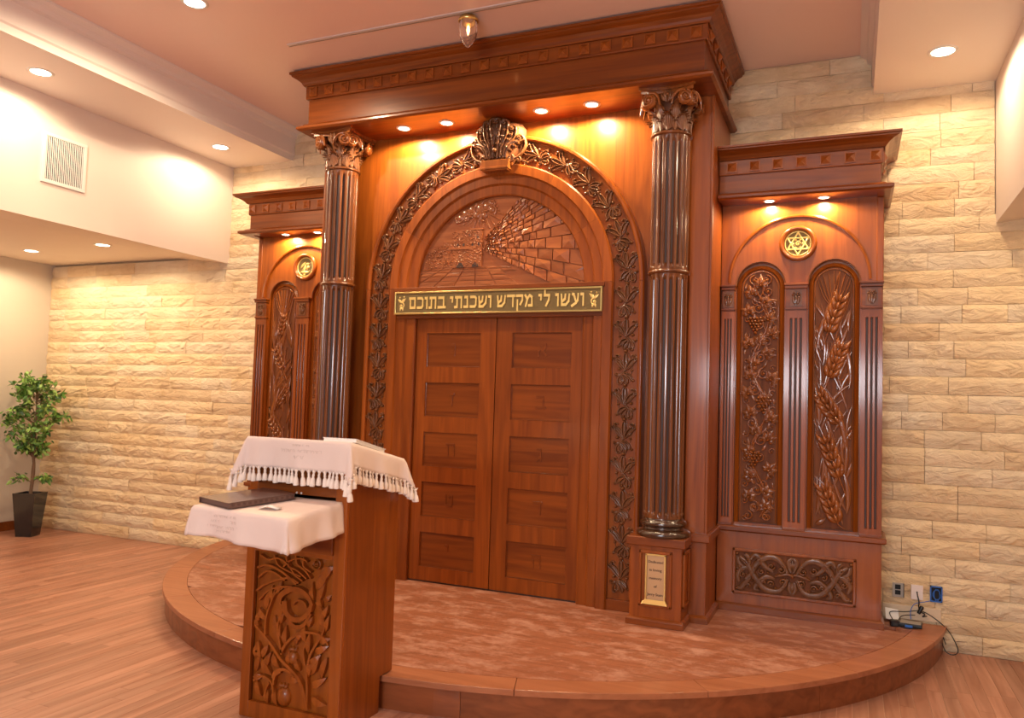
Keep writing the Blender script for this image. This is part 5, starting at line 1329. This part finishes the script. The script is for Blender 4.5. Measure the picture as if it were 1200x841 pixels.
# ================================================================== POTTED TREE
pt_ = empty('potted_plant', 'green leafy artificial tree in a tall black square pot', 'plant', None, (-6.09, -0.47, 0))
def frust(mb, a, b, z0, z1):
    vs = [(-a, -a, z0), (a, -a, z0), (a, a, z0), (-a, a, z0), (-b, -b, z1), (b, -b, z1), (b, b, z1), (-b, b, z1)]
    mb.add(vs, [(3, 2, 1, 0), (0, 1, 5, 4), (1, 2, 6, 5), (2, 3, 7, 6), (3, 0, 4, 7)])
mb = MB(); frust(mb, 0.09, 0.13, 0, 0.50)
q_ = []
for a_, z_ in ((.13, .50), (.115, .50), (.11, .46)): q_ += [(-a_, -a_, z_), (a_, -a_, z_), (a_, a_, z_), (-a_, a_, z_)]
mb.add(q_, [(0, 1, 5, 4), (1, 2, 6, 5), (2, 3, 7, 6), (3, 0, 4, 7), (4, 5, 9, 8), (5, 6, 10, 9), (6, 7, 11, 10), (7, 4, 8, 11)])
po = mb.build('pot', POT, pt_); po.rotation_euler = (0, 0, R(24))
so_ = MB().box(-.112, .112, -.112, .112, 0.45, 0.465).build('soil', SOIL, pt_); so_.rotation_euler = (0, 0, R(24))
rp = random.Random(8); tr = MB()
tr.tube(cr([(0, 0, 0.46), (0.02, 0.01, 0.8), (-0.02, 0, 1.05), (0.02, 0, 1.35), (0, 0, 1.75)]), [0.020 - 0.0005 * i for i in range(25)], 7)
tr.tube(cr([(0.02, 0, 0.46), (-0.02, 0.02, 0.75), (0.03, 0.01, 1.0), (-0.01, 0.02, 1.2)]), 0.011, 6)
twigs = []
for k in range(80):
    z = rp.uniform(0.85, 1.75); a = rp.uniform(0, 2 * PI); l = (0.31 * math.sin(PI * min(1, max(0.1, (z - 0.75) / 1.15))) + 0.06) * rp.uniform(0.7, 1.1)
    p0 = Vector((0, 0, z)); p1 = Vector((l * 0.6 * math.cos(a), l * 0.6 * math.sin(a) * 0.8, z + 0.10)); p2 = Vector((l * math.cos(a), l * math.sin(a) * 0.8, z + 0.10 + rp.uniform(-0.10, 0.12)))
    pts = cr([tuple(p0), tuple(p1), tuple(p2)], 4); tr.tube(pts, 0.0035, 4, False); twigs.append(pts)
for k in range(5):
    a = rp.uniform(0, 6.28); pts = cr([(0, 0, 0.62), (0.1 * math.cos(a), 0.1 * math.sin(a), 0.68), (0.17 * math.cos(a), 0.17 * math.sin(a), 0.66)], 4); tr.tube(pts, 0.003, 4, False); twigs.append(pts)
tr.build('trunk', BARK, pt_)
lf = [MB(), MB(), MB()]
for pts in twigs:
    for q in range(17):
        i = rp.randrange(len(pts) // 3, len(pts)); p = Vector(pts[i]) + Vector((rp.uniform(-.03, .03), rp.uniform(-.03, .03), rp.uniform(-.03, .03)))
        d = Vector((rp.uniform(-1, 1), rp.uniform(-1, 1), rp.uniform(-1.3, 0.5))).normalized(); n_ = d.cross(Vector((rp.uniform(-1, 1), rp.uniform(-1, 1), rp.uniform(-1, 1)))).normalized(); u_ = d.cross(n_).normalized()
        L_ = rp.uniform(0.05, 0.085); w_ = L_ * 0.24
        vs = [p, p + d * L_ * 0.35 + n_ * w_ + u_ * 0.006, p + d * L_ * 0.7 + n_ * w_ * 0.7 + u_ * 0.003, p + d * L_, p + d * L_ * 0.7 - n_ * w_ * 0.7 + u_ * 0.003, p + d * L_ * 0.35 - n_ * w_ + u_ * 0.006, p + d * L_ * 0.5 - u_ * 0.002]
        lf[rp.choice((0, 0, 1, 1, 2))].add(vs, [(0, 1, 6), (1, 2, 6), (2, 3, 6), (3, 4, 6), (4, 5, 6), (5, 0, 6)], True)
for m_, mm in zip(lf, (LEAF, LEAF2, LEAFD)): stuff(m_.build('foliage', mm, pt_))

# ================================================================== CEILING FIXTURES
def downlight(x_, y_, z_, power, label, r=0.075, group=None, col=(1.0, 0.78, 0.52)):
    e = empty('ceiling_downlight', label, 'ceiling light', group, (x_, y_, z_))
    MB().lathe([(r * 0.98, -0.001), (r * 1.0, -0.006), (r * 1.25, -0.006), (r * 1.32, -0.0005)], n=28, cap=False).build('trim_ring', WHITE, e)
    MB().lathe([(r, -0.0015), (r * 0.9, -0.0035)], n=28).build('lamp_lens', LAMP, e)
    spot('downlight_beam', (0, 0, -0.03), power, col, 172, 0.3, 0.05, parent=e)
    return e
downlight(-3.285, -2.60, H2, 42, 'round recessed downlight in the upper left soffit, above the air vent')
downlight(-3.275, -0.65, H2, 42, 'round recessed downlight in the upper left soffit, nearest the stone wall')
downlight(3.287, -0.68, H2, 52, 'round recessed downlight in the right soffit')
downlight(-1.75, -2.52, H1, 160, 'round recessed downlight in the pink-lit main ceiling at the top of the frame')
downlight(-5.85, -0.81, 3.28, 70, 'recessed downlight in the low left ceiling, the one farther left', 0.07)
downlight(-4.66, -0.85, 3.28, 70, 'recessed downlight in the low left ceiling, the one nearer the middle of the room', 0.07)
for p_ in ((-5.85, -2.8, 3.25), (-4.66, -2.8, 3.25), (3.287, -2.6, 4.24), (4.7, -0.85, 3.25)): spot('downlight_beam', p_, 50, (1.0, 0.78, 0.52), 172, 0.3, 0.05)
# air vent
av = empty('air_vent', 'white louvred air vent on the upper left wall', 'air vent', None, (-XW, -2.05, 3.73))
def vb(name, y0, y1, z0, z1, x0, x1, m=WHITE): o = MB().box(x0, x1, y0, y1, z0, z1).build(name, m, av, 0.0015); return o
vb('back_plate', -0.20, 0.20, -0.215, 0.215, 0.001, 0.006, VOID)
f = MB()
for b_ in ((0.001, 0.016, -0.21, 0.21, 0.19, 0.22), (0.001, 0.016, -0.21, 0.21, -0.22, -0.19), (0.001, 0.016, -0.21, -0.18, -0.19, 0.19), (0.001, 0.016, 0.18, 0.21, -0.19, 0.19)): f.box(*b_)
f.build('frame', WHITE, av, 0.002)
for k in range(20):
    o = MB().box(0.005, 0.012, -0.0035, 0.0035, -0.19, 0.19).build('slat', WHITE, av); o.location = (0, -0.171 + k * 0.018, 0)
# track on the main ceiling
tk = empty('ceiling_track', 'thin white rail across the main ceiling above the cabinet', 'rail', None, (-0.1, -1.72, H1))
MB().box(-1.45, 2.6, -0.014, 0.014, -0.006, 0.0).build('rail', plain('rail_metal', (0.62, 0.58, 0.58), 0.4), tk, 0.001)
MB().box(-1.46, 2.6, 0.026, 0.030, -0.004, 0.0).build('shadow_gap', GREYP, tk)
# eternal light
pn = empty('hanging_lamp', 'small acorn-shaped glass lamp with brass cap under the main ceiling', 'lamp', None, (0.07, -1.64, H1))
MB().lathe([(0.055, 0.0), (0.062, -0.012), (0.074, -0.022), (0.078, -0.040), (0.070, -0.046), (0.066, -0.030)], n=28, cap=False).build('brass_cap', BRASS, pn)
gl = MB(); K = 12
prof = [(0.066, -0.04), (0.070, -0.08), (0.070, -0.12), (0.062, -0.16), (0.042, -0.20), (0.018, -0.228), (0.004, -0.24)]
gl.lathe(prof, n=28, cap=False); g_ = gl.build('glass_shade', GLASS, pn)
bu = MB(); bu.lathe([(0.004, -0.06), (0.012, -0.07), (0.016, -0.10), (0.010, -0.125), (0.002, -0.145)], n=12); bu.build('flame_bulb', plain('flame_glow', (1, 0.5, 0.2), 0.5, emit=(1.0, 0.42, 0.16), es=9), pn)

# ================================================================== OUTLETS, CABLES
def plate(nm, label, x0, x1, z0, z1, m, y=-0.020):
    e = empty(nm, label, 'wall plate', None, ((x0 + x1) / 2, y, (z0 + z1) / 2)); w_, h_ = (x1 - x0) / 2, (z1 - z0) / 2
    MB().box(-w_, w_, 0, 0.012, -h_, h_).build('cover', m, e, 0.002); return e, w_, h_
e, w_, h_ = plate('wall_outlet', 'grey metal outlet plate with two dark sockets, left of three by the cabinet', 3.020, 3.098, 0.360, 0.466, GREYP)
MB().box(-0.022, 0.016, -0.004, 0.002, 0.006, 0.040).build('socket', VOID, e); MB().box(-0.022, 0.016, -0.004, 0.002, -0.034, -0.002).build('socket', VOID, e)
MB().box(w_ - 0.004, w_, -0.006, 0.012, -h_, h_).build('plate_edge', BLACK, e)
e, w_, h_ = plate('wall_outlet', 'white blank wall plate with a cable through it, middle of three by the cabinet', 3.146, 3.226, 0.356, 0.464, plain('white_plate', (0.78, 0.68, 0.62), 0.5))
MB().lathe([(0.006, -0.002), (0.006, 0.001)], n=10).build('cable_hole', VOID, e).rotation_euler = (R(90), 0, 0)
e, w_, h_ = plate('wall_outlet', 'open blue electrical box with coiled cable, right of three by the cabinet', 3.272, 3.354, 0.354, 0.470, VOID, -0.012)
f = MB(); t_ = 0.008
for b_ in ((-w_, w_, -0.012, 0.002, h_ - t_, h_), (-w_, w_, -0.012, 0.002, -h_, -h_ + t_), (-w_, -w_ + t_, -0.012, 0.002, -h_, h_), (w_ - t_, w_, -0.012, 0.002, -h_, h_)): f.box(*b_)
f.build('box_rim', BLUE, e)
for k, (a_, b_) in enumerate(((0.022, 0.040), (0.028, 0.034), (0.018, 0.046))):
    pts = [(0.004 + a_ * math.cos(q * 0.45 + k), -0.006 - 0.003 * k, -0.004 + b_ * math.sin(q * 0.45 + k)) for q in range(13)]
    MB().tube(pts, 0.0025, 5).build('coiled_wire', BLUE, e)
o = MB().box(2.952, 3.345, -0.022, 0.0, 0.205, 0.305).build('cover_board', plain('pale_board', (0.66, 0.52, 0.36), 0.8, bump=0.3, bscale=40), None, 0.002)
tag(o, 'pale smooth cover board fixed low on the stone wall below the outlets', 'board')
o = MB().box(-0.05, 0.05, -0.003, 0.003, -0.045, 0.045).build('loose_plate', WHITE, None, 0.003); o.location = (3.015, -0.085, PZ + 0.052); o.rotation_euler = (R(-35), R(10), R(20))
tag(o, 'loose white cover plate leaning at the cabinet corner', 'wall plate')
rt = empty('router', 'flat black network box lying on the platform edge by the wall', 'router', None, (3.135, -0.17, PZ)); rt.rotation_euler = (0, 0, R(-6))
MB().box(-0.075, 0.075, -0.055, 0.055, 0.004, 0.028).build('case', BLACK, rt, 0.004); MB().box(-0.068, 0.068, -0.048, 0.048, 0.028, 0.030).build('top_cover', GREYP, rt, 0.001)
MB().box(-0.035, 0.015, -0.068, -0.055, 0.004, 0.020).build('blue_plug', BLUE, rt, 0.002)
for q in (-0.06, 0.06): MB().box(q - 0.006, q + 0.006, -0.04, 0.04, 0.0, 0.005).build('foot', BLACK, rt)
ad = empty('power_adapter', 'small black power adapter beside the network box', 'adapter', None, (3.025, -0.22, PZ)); ad.rotation_euler = (0, 0, R(10))
MB().box(-0.028, 0.028, -0.028, 0.028, 0.0, 0.042).build('case', BLACK, ad, 0.004); MB().box(-0.016, 0.016, -0.032, -0.027, 0.008, 0.030).build('face', plain('adapter_face', (0.03, 0.03, 0.03), 0.6), ad)
def cable(nm, label, pts, r=0.0035, m=BLACK, extra=None):
    o = MB().tube(cr(pts, 7), r, 6).build(nm, m); tag(o, label, 'cable'); return o
cable('cable', 'black cable looping from the platform over its edge to the floor',
      [(3.02, -0.19, PZ + 0.03), (3.0, -0.10, PZ + 0.07), (3.10, -0.06, PZ + 0.075), (3.22, -0.05, PZ + 0.09), (3.33, -0.06, PZ + 0.03), (3.40, -0.07, 0.15), (3.45, -0.07, 0.04), (3.42, -0.09, 0.006), (3.37, -0.08, 0.02), (3.345, -0.05, 0.09), (3.335, -0.05, 0.17), (3.36, -0.04, 0.10), (3.375, -0.04, 0.06)])
cable('cable', 'black cable dropping from the white blank wall plate',
      [(3.186, -0.022, 0.415), (3.188, -0.05, 0.39), (3.196, -0.06, 0.35), (3.195, -0.05, 0.31), (3.205, -0.055, 0.28), (3.235, -0.055, 0.262), (3.22, -0.06, 0.245), (3.25, -0.05, 0.25)], 0.0045)
cable('cable', 'blue network cable hanging from the open blue box',
      [(3.29, -0.022, 0.365), (3.24, -0.04, 0.352), (3.17, -0.05, 0.33), (3.14, -0.07, 0.28), (3.14, -0.10, PZ + 0.035)], 0.0028, BLUE)
cable('cable', 'black cable curled in front of the network box',
      [(3.17, -0.06, PZ + 0.06), (3.08, -0.10, PZ + 0.05), (3.045, -0.20, PZ + 0.01), (3.08, -0.255, PZ + 0.004), (3.13, -0.26, PZ + 0.004), (3.19, -0.235, PZ + 0.008)], 0.003)
tie = MB().lathe([(0.012, -0.03), (0.016, -0.015), (0.013, 0.0), (0.017, 0.015), (0.012, 0.03)], n=10).build('cable_bundle', BLACK); tie.location = (3.205, -0.062, 0.292); tie.rotation_euler = (0, R(25), 0)
tag(tie, 'tied black bundle of cable hanging under the white plate', 'cable')
